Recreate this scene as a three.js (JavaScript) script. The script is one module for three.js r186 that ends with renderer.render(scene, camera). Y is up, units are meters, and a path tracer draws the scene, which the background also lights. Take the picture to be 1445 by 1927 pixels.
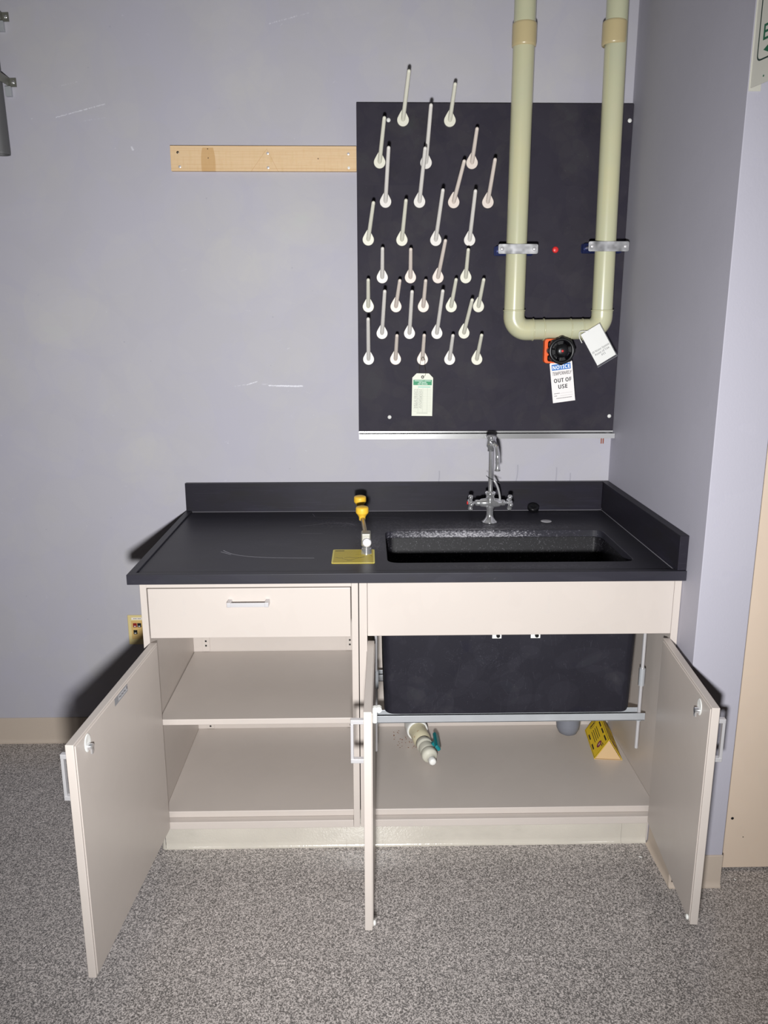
import * as THREE from 'three';
import { RoundedBoxGeometry } from 'three/addons/geometries/RoundedBoxGeometry.js';
import { mergeGeometries, toCreasedNormals } from 'three/addons/utils/BufferGeometryUtils.js';

// ------------------------------------------------------------------ camera, light, exposure
const scene = new THREE.Scene();
scene.background = new THREE.Color(0x000000);
const camera = new THREE.PerspectiveCamera(64.62, 1445 / 1927, 0.05, 30);
camera.position.set(0.0455, 1.5826, 2.837);
camera.rotation.order = 'YXZ';
camera.rotation.set(-0.2362, -0.0202, -0.0008);
const renderer = new THREE.WebGLRenderer({ antialias: true });
renderer.toneMapping = THREE.LinearToneMapping;
renderer.toneMappingExposure = 1.0;
renderer.shadowMap.enabled = true;
// the photographer's hand-held lamp, a hand's breadth below the lens
const flash = new THREE.SpotLight(0xffffff, 27.5, 0, 0.97, 1, 2);
flash.position.set(0.015, 1.345, 2.84);
flash.target.position.set(0.0, 1.08, 0);
flash.castShadow = true;
flash.shadow.radius = 2.2;
flash.shadow.mapSize.set(2048, 2048);
flash.shadow.camera.near = 0.1; flash.shadow.camera.far = 12;
scene.add(flash, flash.target);

// ------------------------------------------------------------------ helpers
let seed = 7;
const rnd = () => { seed = (seed * 1664525 + 1013904223) >>> 0; return seed / 4294967296; };
const rr = (a, b) => a + (b - a) * rnd();
const used = {};
const numbered = (n) => { used[n] = (used[n] ?? -1) + 1; return used[n] ? n + '_' + String(used[n]).padStart(3, '0') : n; };
function mesh(name, geo, mat, parent) {
  const m = new THREE.Mesh(geo, mat);
  m.name = parent ? name : numbered(name);
  m.castShadow = m.receiveShadow = true;
  (parent || scene).add(m);
  return m;
}
function group(name, x = 0, y = 0, z = 0, parent) {
  const g = new THREE.Group(); g.name = parent ? name : numbered(name); g.position.set(x, y, z); (parent || scene).add(g); return g;
}
function tag(o, label, category, grp) { o.userData.label = label; o.userData.category = category; if (grp) o.userData.group = grp; return o; }
function struct(o, label) { o.userData.kind = 'structure'; if (label) o.userData.label = label; return o; }
// box given by its faces; r = edge rounding; uv in metres
function bb(x0, x1, y0, y1, z0, z1, r = 0.0012) {
  const w = x1 - x0, h = y1 - y0, d = z1 - z0;
  const g = r > 0 ? new RoundedBoxGeometry(w, h, d, 2, Math.min(r, w / 2.01, h / 2.01, d / 2.01)) : new THREE.BoxGeometry(w, h, d);
  g.translate((x0 + x1) / 2, (y0 + y1) / 2, (z0 + z1) / 2);
  return metreUV(g);
}
function metreUV(g, s = 1) {
  if (g.index) g = g.toNonIndexed();
  const p = g.attributes.position, n = p.count, uv = new Float32Array(n * 2);
  const a = new THREE.Vector3(), b = new THREE.Vector3(), c = new THREE.Vector3();
  for (let i = 0; i < n; i += 3) {
    a.fromBufferAttribute(p, i); b.fromBufferAttribute(p, i + 1); c.fromBufferAttribute(p, i + 2);
    const N = b.clone().sub(a).cross(c.clone().sub(a));
    const ax = Math.abs(N.x), ay = Math.abs(N.y), az = Math.abs(N.z);
    [a, b, c].forEach((v, k) => {
      let u, w;
      if (ay >= ax && ay >= az) { u = v.x; w = -v.z; } else if (ax >= az) { u = v.z; w = v.y; } else { u = v.x; w = v.y; }
      uv[(i + k) * 2] = u * s; uv[(i + k) * 2 + 1] = w * s;
    });
  }
  g.setAttribute('uv', new THREE.BufferAttribute(uv, 2));
  return g;
}
const V = (x, y, z) => new THREE.Vector3(x, y, z);
function cyl(p, q, r1, r2 = r1, seg = 24) {
  const d = q.clone().sub(p), g = new THREE.CylinderGeometry(r2, r1, d.length(), seg);
  g.applyQuaternion(new THREE.Quaternion().setFromUnitVectors(V(0, 1, 0), d.clone().normalize()));
  const m = p.clone().add(q).multiplyScalar(0.5); g.translate(m.x, m.y, m.z);
  return metreUV(g);
}
function lathe(pts, seg = 32) { return new THREE.LatheGeometry(pts.map(([r, y]) => new THREE.Vector2(Math.max(r, 0.00001), y)), seg); }
// lathe standing at p with its axis along dir
function latheAt(pts, p, dir, seg = 32) {
  const g = lathe(pts, seg);
  g.applyQuaternion(new THREE.Quaternion().setFromUnitVectors(V(0, 1, 0), dir.clone().normalize()));
  g.translate(p.x, p.y, p.z); return g;
}
function tube(pts, r, seg = 40, rad = 14, closed = false) { return new THREE.TubeGeometry(new THREE.CatmullRomCurve3(pts, closed, 'centripetal'), seg, r, rad, closed); }
function merge(list) {
  return mergeGeometries(list.map((g) => {
    let h = g.index ? g.toNonIndexed() : g;
    for (const k of Object.keys(h.attributes)) if (!['position', 'normal', 'uv'].includes(k)) h.deleteAttribute(k);
    return h;
  }), false);
}
// rounded rectangle ring, ccw seen from above, for lofts
function ring(x0, x1, z0, z1, r, y, n = 8) {
  const out = [];
  for (const [cx, cz, a0] of [[x1 - r, z1 - r, 0], [x0 + r, z1 - r, 90], [x0 + r, z0 + r, 180], [x1 - r, z0 + r, 270]])
    for (let i = 0; i <= n; i++) { const a = (a0 + 90 * i / n) * Math.PI / 180; out.push(V(cx + r * Math.cos(a), y, cz + r * Math.sin(a))); }
  return out;
}
function loft(rings, cap0, cap1, flip) {
  const pos = []; const tri = (a, b, c) => { const t = flip ? [a, c, b] : [a, b, c]; for (const v of t) pos.push(v.x, v.y, v.z); };
  const n = rings[0].length;
  for (let i = 0; i + 1 < rings.length; i++) for (let j = 0; j < n; j++) {
    const k = (j + 1) % n, A = rings[i][j], B = rings[i][k], C = rings[i + 1][k], D = rings[i + 1][j];
    tri(A, D, C); tri(A, C, B);
  }
  const cap = (R, f) => { const c = R.reduce((s, v) => s.add(v), V(0, 0, 0)).multiplyScalar(1 / n); for (let j = 0; j < n; j++) { const k = (j + 1) % n; f ? tri(c, R[j], R[k]) : tri(c, R[k], R[j]); } };
  if (cap0) cap(rings[0], true); if (cap1) cap(rings[rings.length - 1], false);
  let g = new THREE.BufferGeometry(); g.setAttribute('position', new THREE.Float32BufferAttribute(pos, 3)); g.computeVertexNormals();
  g = toCreasedNormals(g, 0.6); return metreUV(g);
}
function extrude(shape, depth, bevel = 0.0006, steps = 6) {
  return metreUV(new THREE.ExtrudeGeometry(shape, { depth, bevelEnabled: bevel > 0, bevelThickness: bevel, bevelSize: bevel, bevelOffset: -bevel, bevelSegments: 2, curveSegments: steps }));
}

// ------------------------------------------------------------------ procedural textures
function hash(x, y, s) { let h = (x * 374761393 + y * 668265263 + s * 2147483647) | 0; h = Math.imul(h ^ (h >>> 13), 1274126177); return ((h ^ (h >>> 16)) >>> 0) / 4294967296; }
function vnoise(x, y, per, s) { // tileable value noise
  const xi = Math.floor(x), yi = Math.floor(y), fx = x - xi, fy = y - yi, m = (v) => ((v % per) + per) % per;
  const u = fx * fx * (3 - 2 * fx), v = fy * fy * (3 - 2 * fy);
  const a = hash(m(xi), m(yi), s), b = hash(m(xi + 1), m(yi), s), c = hash(m(xi), m(yi + 1), s), d = hash(m(xi + 1), m(yi + 1), s);
  return a + (b - a) * u + (c - a) * v + (a - b - c + d) * u * v;
}
function fbm(u, v, base, oct, s) { let t = 0, a = 0.5, n = 0; for (let o = 0; o < oct; o++) { const p = base << o; t += a * vnoise(u * p, v * p, p, s + o); n += a; a *= 0.55; } return t / n; }
function dataTex(w, h, fn, srgb = true) {
  const d = new Uint8Array(w * h * 4);
  for (let y = 0; y < h; y++) for (let x = 0; x < w; x++) {
    const c = fn(x / w, y / h, x, y), i = (y * w + x) * 4;
    for (let k = 0; k < 3; k++) d[i + k] = Math.max(0, Math.min(255, Math.round(Array.isArray(c) ? c[k] : c)));
    d[i + 3] = 255;
  }
  const t = new THREE.DataTexture(d, w, h, THREE.RGBAFormat);
  t.wrapS = t.wrapT = THREE.RepeatWrapping; t.magFilter = THREE.LinearFilter; t.minFilter = THREE.LinearMipmapLinearFilter; t.generateMipmaps = true;
  if (srgb) t.colorSpace = THREE.SRGBColorSpace; t.needsUpdate = true; return t;
}
function canvasTex(w, h, draw, wrap) {
  const c = document.createElement('canvas'); c.width = w; c.height = h; const x = c.getContext('2d'); draw(x, w, h);
  const t = new THREE.CanvasTexture(c); t.colorSpace = THREE.SRGBColorSpace; t.magFilter = THREE.LinearFilter; t.anisotropy = 8;
  if (wrap) t.wrapS = t.wrapT = THREE.RepeatWrapping; return t;
}
const std = (o) => new THREE.MeshStandardMaterial(o);
const phys = (o) => new THREE.MeshPhysicalMaterial(o);

// paint: lavender grey wall, roller stipple
const WALL = [172, 170, 181];
const stipple = dataTex(256, 256, (u, v) => 128 + 110 * (fbm(u, v, 64, 2, 3) - 0.5) + 60 * (fbm(u, v, 16, 2, 9) - 0.5), false);
const stippleRep = stipple.clone(); stippleRep.repeat.set(4, 4); stippleRep.needsUpdate = true;
const wallTex = dataTex(512, 512, (u, v) => { const k = 1 + 0.035 * (fbm(u, v, 4, 5, 21) - 0.5); return WALL.map((c) => c * k); });
const mWall = std({ map: wallTex, roughness: 0.62, bumpMap: stippleRep, bumpScale: 0.0003 });
// the back wall carries scuffs and scratches of bare white plaster
const WX0 = -1.7, WX1 = 1.0, WY0 = 0, WY1 = 2.8;
const backTex = canvasTex(2048, 2048, (c, w, h) => {
  c.fillStyle = `rgb(${WALL})`; c.fillRect(0, 0, w, h);
  const X = (x) => (x - WX0) / (WX1 - WX0) * w, Y = (y) => h - (y - WY0) / (WY1 - WY0) * h;
  for (let i = 0; i < 900; i++) { c.fillStyle = rnd() < 0.5 ? 'rgba(160,158,168,0.02)' : 'rgba(184,182,194,0.02)'; c.beginPath(); c.ellipse(rnd() * w, rnd() * h, rr(20, 120), rr(20, 120), rnd() * 3, 0, 7); c.fill(); }
  const scratch = (x0, y0, x1, y1, wd, a, gaps = 0.25) => {
    const n = 40; for (let i = 0; i < n; i++) { if (rnd() < gaps) continue; const t = i / n, t2 = (i + 1.15) / n; c.strokeStyle = `rgba(228,228,236,${a * rr(0.6, 1)})`; c.lineWidth = wd * rr(0.6, 1.2); c.beginPath();
      c.moveTo(X(x0 + (x1 - x0) * t), Y(y0 + (y1 - y0) * t) + rr(-0.6, 0.6)); c.lineTo(X(x0 + (x1 - x0) * t2), Y(y0 + (y1 - y0) * t2) + rr(-0.6, 0.6)); c.stroke(); } };
  scratch(-0.9473, 2.2051, -0.7834, 2.2464, 1.8, 0.75);
  scratch(-0.93, 2.296, -0.87, 2.31, 1.4, 0.35, 0.5);
  scratch(-0.86, 2.195, -0.79, 2.205, 1.4, 0.25, 0.5);
  scratch(-0.4132, 1.3501, -0.375, 1.356, 1.5, 0.5, 0.5); scratch(-0.372, 1.355, -0.3355, 1.3663, 2.2, 0.9, 0.1);
  scratch(-0.32, 1.357, -0.30, 1.357, 1.6, 0.5, 0.4);
  scratch(-0.2975, 1.3525, -0.1781, 1.3505, 2.6, 1, 0.0); scratch(-0.27, 1.351, -0.19, 1.349, 2.6, 0.9, 0.1);
  scratch(-0.2591, 2.4781, -0.1669, 2.501, 2.2, 0.45, 0.45); scratch(-0.16, 2.503, -0.13, 2.51, 1.6, 0.35, 0.5);
  scratch(-0.713, 2.12, -0.708, 2.108, 5, 0.5, 0.3);
  for (let i = 0; i < 60; i++) { const x = rr(-1.35, 0), y = rr(0.3, 2.5), l = rr(0.004, 0.03); scratch(x, y, x + rr(-l, l), y + rr(-l, l) * 0.5, rr(0.8, 1.4), rr(0.1, 0.28), 0.4); }
  for (const [x, y, l] of [[0.58, 1.07, 0.06], [0.72, 1.06, 0.07], [0.3, 1.05, 0.05], [0.77, 1.04, 0.05]]) { c.strokeStyle = 'rgba(120,120,132,0.35)'; c.lineWidth = 3; c.beginPath(); c.moveTo(X(x), Y(y)); c.quadraticCurveTo(X(x + 0.003), Y(y - l / 2), X(x - 0.004), Y(y - l)); c.stroke(); }
  for (let i = 0; i < 26; i++) { c.fillStyle = 'rgba(110,110,124,0.35)'; c.fillRect(X(rr(-1.4, 0)), Y(rr(0.2, 2.5)), rr(1, 3), rr(1, 3)); }
});
const mBack = std({ map: backTex, roughness: 0.62, bumpMap: stippleRep, bumpScale: 0.0003 });
// sheet-vinyl tile: salt-and-pepper granules
const speck = dataTex(1024, 1024, (u, v, x, y) => {
  const g = fbm(u, v, 256, 2, 31), g2 = fbm(u, v, 128, 2, 47), big = fbm(u, v, 4, 3, 5);
  let k = 154 + 46 * Math.tanh((g - 0.49) * 7) + 30 * (g2 - 0.5) + 8 * (big - 0.5);
  const h = hash(x >> 2, y >> 2, 91); if (h > 0.965) k += 42; else if (h < 0.06) k -= 40;
  return [k * 1.015, k * 0.975, k * 0.955];
});
speck.repeat.set(1.6, 1.6);
const speckRough = dataTex(512, 512, (u, v) => [0, 40 + 60 * fbm(u, v, 64, 3, 77), 0], false);
const floorBump = dataTex(512, 512, (u, v) => 128 + 120 * (fbm(u, v, 128, 2, 12) - 0.5) + 100 * (fbm(u, v, 8, 2, 62) - 0.5), false);
const mTiles = [1, 0.985, 1.015].map((k) => std({ map: speck, color: new THREE.Color(k, k, k).multiplyScalar(0.98), roughness: 0.95, roughnessMap: speckRough, bumpMap: floorBump, bumpScale: 0.00025 }));
// cream casework paint
const creamTex = dataTex(512, 512, (u, v) => { const k = 1 + 0.03 * (fbm(u, v, 6, 4, 8) - 0.5); return [191 * k, 182 * k, 175 * k]; });
const mCream = std({ map: creamTex, roughness: 0.36, bumpMap: stippleRep, bumpScale: 0.00008 });
const mVinyl = std({ map: dataTex(512, 512, (u, v) => { const k = 1 + 0.09 * (fbm(u, v, 8, 4, 81) - 0.5) - 0.10 * Math.max(0, fbm(u, v * 2, 16, 3, 44) - 0.62); return [196 * k, 190 * k, 179 * k]; }), roughness: 0.17, bumpMap: stippleRep, bumpScale: 0.0006 });
const mBaseboard = std({ color: new THREE.Color('rgb(186,172,158)'), roughness: 0.55, bumpMap: stippleRep, bumpScale: 0.0003 });
const mDoor = std({ map: dataTex(512, 512, (u, v) => { const k = 1 + 0.03 * (fbm(u, v, 4, 4, 18) - 0.5); return [212 * k, 193 * k, 174 * k]; }), roughness: 0.5 });
const mDark = std({ color: 0x0a0a0a, roughness: 0.7 });
// metals
const brushed = dataTex(256, 256, (u, v) => [0, 90 + 90 * fbm(u, v, 32, 3, 4), 0], false);
const mChrome = std({ color: 0xeaeaec, metalness: 0.84, roughness: 0.12 });
const mSatin = std({ color: 0xcfcdcf, metalness: 0.45, roughness: 0.38 });
const mGalv = std({ color: 0xb9bcc0, metalness: 0.35, roughness: 0.75, roughnessMap: brushed });
const mSteelPlate = std({ map: dataTex(256, 256, (u, v) => { const k = 150 + 110 * (fbm(u, v, 64, 2, 14) - 0.5); return [k, k, k * 1.01]; }), metalness: 0.6, roughness: 0.5 });
const mBluePlate = std({ color: 0x1c2550, metalness: 0.6, roughness: 0.3 });
const mRail = std({ color: 0xd2d2d2, metalness: 0.75, roughness: 0.22 });
const mTube = std({ color: 0x5d5d5e, metalness: 0.25, roughness: 0.55 });
// plastics
const mPeg = std({ color: new THREE.Color('rgb(222,220,206)'), roughness: 0.42 });
const mPegs = ['rgb(224,222,206)', 'rgb(226,222,216)', 'rgb(224,212,202)'].map((c) => std({ color: new THREE.Color(c), roughness: 0.42 }));
const mPipe = phys({ map: dataTex(256, 512, (u, v) => { const a = fbm(u, v, 4, 4, 66), k = 1 + 0.05 * (a - 0.5); return [196 * k + 10 * (a - 0.5), 194 * k, 160 * k - 16 * (a - 0.5)]; }), roughness: 0.28, clearcoat: 0.3, clearcoatRoughness: 0.15 });
const mCoupling = phys({ color: new THREE.Color('rgb(192,176,134)'), roughness: 0.3 });
const mWhitePl = std({ color: new THREE.Color('rgb(226,226,222)'), roughness: 0.35 });
const mBlackPl = std({ color: 0x0e0e10, roughness: 0.34 });
const mRed = std({ color: new THREE.Color('rgb(214,44,44)'), roughness: 0.4 });
const mOrange = std({ color: new THREE.Color('rgb(232,92,20)'), roughness: 0.4 });
const mYellow = std({ color: new THREE.Color('rgb(238,190,58)'), roughness: 0.45 });
const mTeal = std({ color: new THREE.Color('rgb(0,116,122)'), roughness: 0.4 });
const mGreyPl = std({ color: new THREE.Color('rgb(112,114,122)'), roughness: 0.45 });
const mCopper = std({ color: 0x9a5138, metalness: 0.9, roughness: 0.4 });
const mWire = std({ color: 0x6b5f52, metalness: 0.8, roughness: 0.4 });
const mClear = phys({ color: 0xffffff, transmission: 1, thickness: 0, roughness: 0.05, ior: 1.4 });
// black phenolic and epoxy
const mBoard = phys({ specularIntensity: 0.25, map: canvasTex(1024, 1024, (c, w, h) => {
  c.fillStyle = 'rgb(49,46,56)'; c.fillRect(0, 0, w, h);
  for (let i = 0; i < 500; i++) { c.fillStyle = rnd() < 0.5 ? 'rgba(30,29,34,0.06)' : 'rgba(80,78,88,0.05)'; c.beginPath(); c.ellipse(rnd() * w, rnd() * h, rr(10, 90), rr(10, 60), rnd() * 3, 0, 7); c.fill(); }
  for (let i = 0; i < 700; i++) { c.fillStyle = `rgba(150,148,158,${rr(0.1, 0.4)})`; c.fillRect(rnd() * w, rnd() * h, rr(0.6, 1.6), rr(0.6, 1.6)); }
  for (let i = 0; i < 40; i++) { c.strokeStyle = `rgba(130,128,138,${rr(0.06, 0.18)})`; c.lineWidth = 1; const x = rnd() * w, y = rnd() * h; c.beginPath(); c.moveTo(x, y); c.lineTo(x + rr(-20, 20), y + rr(-6, 6)); c.stroke(); }
}, true), roughness: 0.6 });
const SLX = 1.6, SLZ = 0.8; // countertop texture size in metres
const counterTex = canvasTex(2048, 1024, (c, w, h) => {
  c.fillStyle = 'rgb(41,40,48)'; c.fillRect(0, 0, w, h);
  const X = (x) => (x + 0.62) / SLX * w, Z = (z) => z / SLZ * h; // z = 0 at the wall (canvas top)
  for (let i = 0; i < 500; i++) { c.fillStyle = rnd() < 0.5 ? 'rgba(30,29,34,0.06)' : 'rgba(76,75,82,0.05)'; c.beginPath(); c.ellipse(rnd() * w, rnd() * h, rr(10, 120), rr(6, 40), rr(-0.3, 0.3), 0, 7); c.fill(); }
  for (let i = 0; i < 260; i++) { c.strokeStyle = `rgba(130,130,138,${rr(0.04, 0.14)})`; c.lineWidth = rr(0.6, 1.4); const x = rnd() * w, y = rnd() * h, l = rr(8, 70); c.beginPath(); c.moveTo(x, y); c.lineTo(x + rr(-l, l), y + rr(-l, l) * 0.3); c.stroke(); }
  // long pale scratch on the left half, a shorter one behind it
  c.strokeStyle = 'rgba(214,214,220,0.9)'; c.lineWidth = 3; c.beginPath(); c.moveTo(X(-0.385), Z(0.515)); c.bezierCurveTo(X(-0.34), Z(0.585), X(-0.28), Z(0.595), X(-0.11), Z(0.60)); c.stroke();
  c.beginPath(); c.moveTo(X(-0.39), Z(0.53)); c.lineTo(X(-0.355), Z(0.56)); c.stroke();
  c.strokeStyle = 'rgba(180,180,186,0.7)'; c.lineWidth = 2; c.beginPath(); c.moveTo(X(-0.17), Z(0.325)); c.lineTo(X(-0.1), Z(0.33)); c.stroke();
  for (let i = 0; i < 60; i++) { c.fillStyle = `rgba(200,200,204,${rr(0.2, 0.6)})`; c.fillRect(X(rr(-0.5, -0.05)), Z(rr(0.06, 0.7)), rr(1, 2.6), rr(1, 2.2)); }
  // hard-water crust behind and beside the sink, round the tap, and by the eyewash
  const crust = (x0, x1, z0, z1, n, a) => { for (let i = 0; i < n; i++) { c.fillStyle = `rgba(186,184,188,${a * rr(0.2, 1)})`; const q = (rnd() + rnd() + rnd()) / 3, q2 = (rnd() + rnd()) / 2; c.beginPath(); c.ellipse(X(x0 + (x1 - x0) * q2), Z(z0 + (z1 - z0) * q), rr(0.8, 5), rr(0.5, 2), rr(-0.5, 0.5), 0, 7); c.fill(); } };
  crust(0.02, 0.86, 0.20, 0.315, 3600, 0.34); crust(-0.58, 0.9, 0.0, 0.76, 5200, 0.13); crust(0.01, 0.1, 0.3, 0.62, 1500, 0.26); crust(-0.15, 0.5, 0.1, 0.28, 1500, 0.24); crust(0.1, 0.8, 0.655, 0.735, 1200, 0.22); crust(0.09, 0.62, 0.265, 0.312, 2600, 0.55); crust(0.3, 0.62, 0.16, 0.25, 900, 0.38);
  crust(-0.16, 0.1, 0.12, 0.3, 700, 0.3); crust(0.0, 0.1, 0.25, 0.5, 700, 0.24); crust(0.1, 0.85, 0.65, 0.74, 400, 0.16); crust(-0.1, 0.3, 0.02, 0.1, 500, 0.3); crust(0.6, 0.87, 0.02, 0.12, 300, 0.3);
  const streak = (pts, a, lw) => { c.strokeStyle = `rgba(186,184,188,${Math.min(1, a * 1.4)})`; c.lineWidth = lw * 1.2; c.beginPath(); pts.forEach(([x, z], i) => i ? c.lineTo(X(x), Z(z)) : c.moveTo(X(x), Z(z))); c.stroke(); };
  streak([[-0.18, 0.235], [-0.12, 0.21], [-0.09, 0.19], [-0.02, 0.2], [0.0, 0.225]], 0.5, 2); streak([[-0.16, 0.105], [-0.05, 0.12], [0.02, 0.11], [0.16, 0.125]], 0.4, 1.6); streak([[-0.15, 0.06], [-0.14, 0.1]], 0.4, 2);
  streak([[0.72, 0.03], [0.87, 0.035]], 0.7, 2.4);
}, false);
const mCounter = phys({ map: counterTex, roughness: 0.42, specularIntensity: 0.7 });
const mEpoxy = phys({ specularIntensity: 0.3, map: canvasTex(1024, 1024, (c, w, h) => {
  c.fillStyle = 'rgb(36,34,42)'; c.fillRect(0, 0, w, h);
  for (let i = 0; i < 400; i++) { c.fillStyle = rnd() < 0.5 ? 'rgba(24,24,28,0.07)' : 'rgba(74,73,80,0.05)'; c.beginPath(); c.ellipse(rnd() * w, rnd() * h, rr(10, 90), rr(6, 30), rr(-0.2, 0.2), 0, 7); c.fill(); }
  for (let i = 0; i < 1400; i++) { c.strokeStyle = rnd() < 0.6 ? `rgba(110,108,118,${rr(0.03, 0.13)})` : `rgba(14,13,18,${rr(0.05, 0.2)})`; c.lineWidth = rr(0.6, 1.6); const x = rnd() * w, y = rnd() * h, l = rr(10, 120); c.beginPath(); c.moveTo(x, y); c.lineTo(x + l, y + rr(-4, 4)); c.stroke(); }
}, true), roughness: 0.42 });
const mBasin = phys({ specularIntensity: 0.5, map: canvasTex(1024, 1024, (c, w, h) => {
  c.fillStyle = 'rgb(32,31,39)'; c.fillRect(0, 0, w, h);
  for (let i = 0; i < 420; i++) { c.fillStyle = rnd() < 0.5 ? 'rgba(22,22,28,0.07)' : 'rgba(78,77,84,0.06)'; c.beginPath(); c.ellipse(rnd() * w, rnd() * h, rr(10, 80), rr(6, 50), rnd() * 3, 0, 7); c.fill(); }
  for (let i = 0; i < 1500; i++) { c.strokeStyle = `rgba(140,140,148,${rr(0.03, 0.16)})`; c.lineWidth = rr(0.5, 1.3); const x = rnd() * w, y = rnd() * h, l = i % 40 ? rr(2, 14) : rr(20, 60), a = i % 3 ? rr(1.2, 1.9) : rr(0, 6.3); c.beginPath(); c.moveTo(x, y); c.quadraticCurveTo(x + Math.cos(a) * l + rr(-2, 2), y + Math.sin(a) * l, x + Math.cos(a) * l * 1.6, y + Math.sin(a) * l * 1.6); c.stroke(); }
  for (let i = 0; i < 2600; i++) { c.fillStyle = `rgba(150,150,158,${rr(0.05, 0.4)})`; c.fillRect(rnd() * w, rnd() * h, rr(0.5, 1.8), rr(0.5, 1.8)); }
  for (let i = 0; i < 26; i++) { const x0 = rnd() * w, y0 = rnd() * h; for (let k = 0; k < 60; k++) { c.fillStyle = `rgba(150,150,158,${rr(0.04, 0.2)})`; c.fillRect(x0 + rr(-30, 30), y0 + rr(-22, 22), rr(0.6, 3), rr(0.6, 2)); } }
}, true), roughness: 0.6 });
const mBowl = phys({ map: canvasTex(1024, 1024, (c, w, h) => {
  c.fillStyle = 'rgb(19,18,22)'; c.fillRect(0, 0, w, h);
  for (let i = 0; i < 24000; i++) { c.fillStyle = `rgba(190,188,194,${rr(0.04, 0.42)})`; c.beginPath(); c.ellipse(rnd() * w, rnd() * h, rr(0.5, 1.7), rr(0.5, 2), rnd() * 3, 0, 7); c.fill(); }
}, true), roughness: 0.5, specularIntensity: 0.4 });
// wood: pale maple ply, grain along x
const woodTex = canvasTex(1024, 128, (c, w, h) => {
  c.fillStyle = 'rgb(218,187,146)'; c.fillRect(0, 0, w, h);
  for (let i = 0; i < 260; i++) { c.strokeStyle = rnd() < 0.5 ? `rgba(190,146,92,${rr(0.05, 0.2)})` : `rgba(240,214,172,${rr(0.05, 0.2)})`; c.lineWidth = rr(0.6, 3); const y = rnd() * h, x = rr(-200, w); c.beginPath(); c.moveTo(x, y); c.bezierCurveTo(x + 100, y + rr(-3, 3), x + 200, y + rr(-3, 3), x + rr(200, 500), y + rr(-3, 3)); c.stroke(); }
  for (let i = 0; i < 200; i++) { c.fillStyle = `rgba(200,160,104,${rr(0.03, 0.1)})`; c.fillRect(rnd() * w, rnd() * h, rr(2, 14), rr(20, 80)); }
  c.fillStyle = 'rgba(186,142,84,0.55)'; c.beginPath(); c.moveTo(168, h); c.quadraticCurveTo(164, 40, 178, 8); c.lineTo(236, 8); c.quadraticCurveTo(250, 60, 244, h); c.fill();
  c.strokeStyle = 'rgba(176,130,76,0.55)'; c.lineWidth = 1.6; c.beginPath(); c.moveTo(440, h); c.lineTo(530, 14); c.lineTo(590, h); c.stroke(); c.beginPath(); c.moveTo(0, 112); c.lineTo(w, 114); c.stroke();
  for (const [x, y] of [[207, 60], [206, 14], [538, 34], [812, 62]]) { c.fillStyle = 'rgba(60,40,24,0.85)'; c.beginPath(); c.arc(x, y, 3, 0, 7); c.fill(); }
});
const mWood = std({ map: woodTex, roughness: 0.6 });

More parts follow.
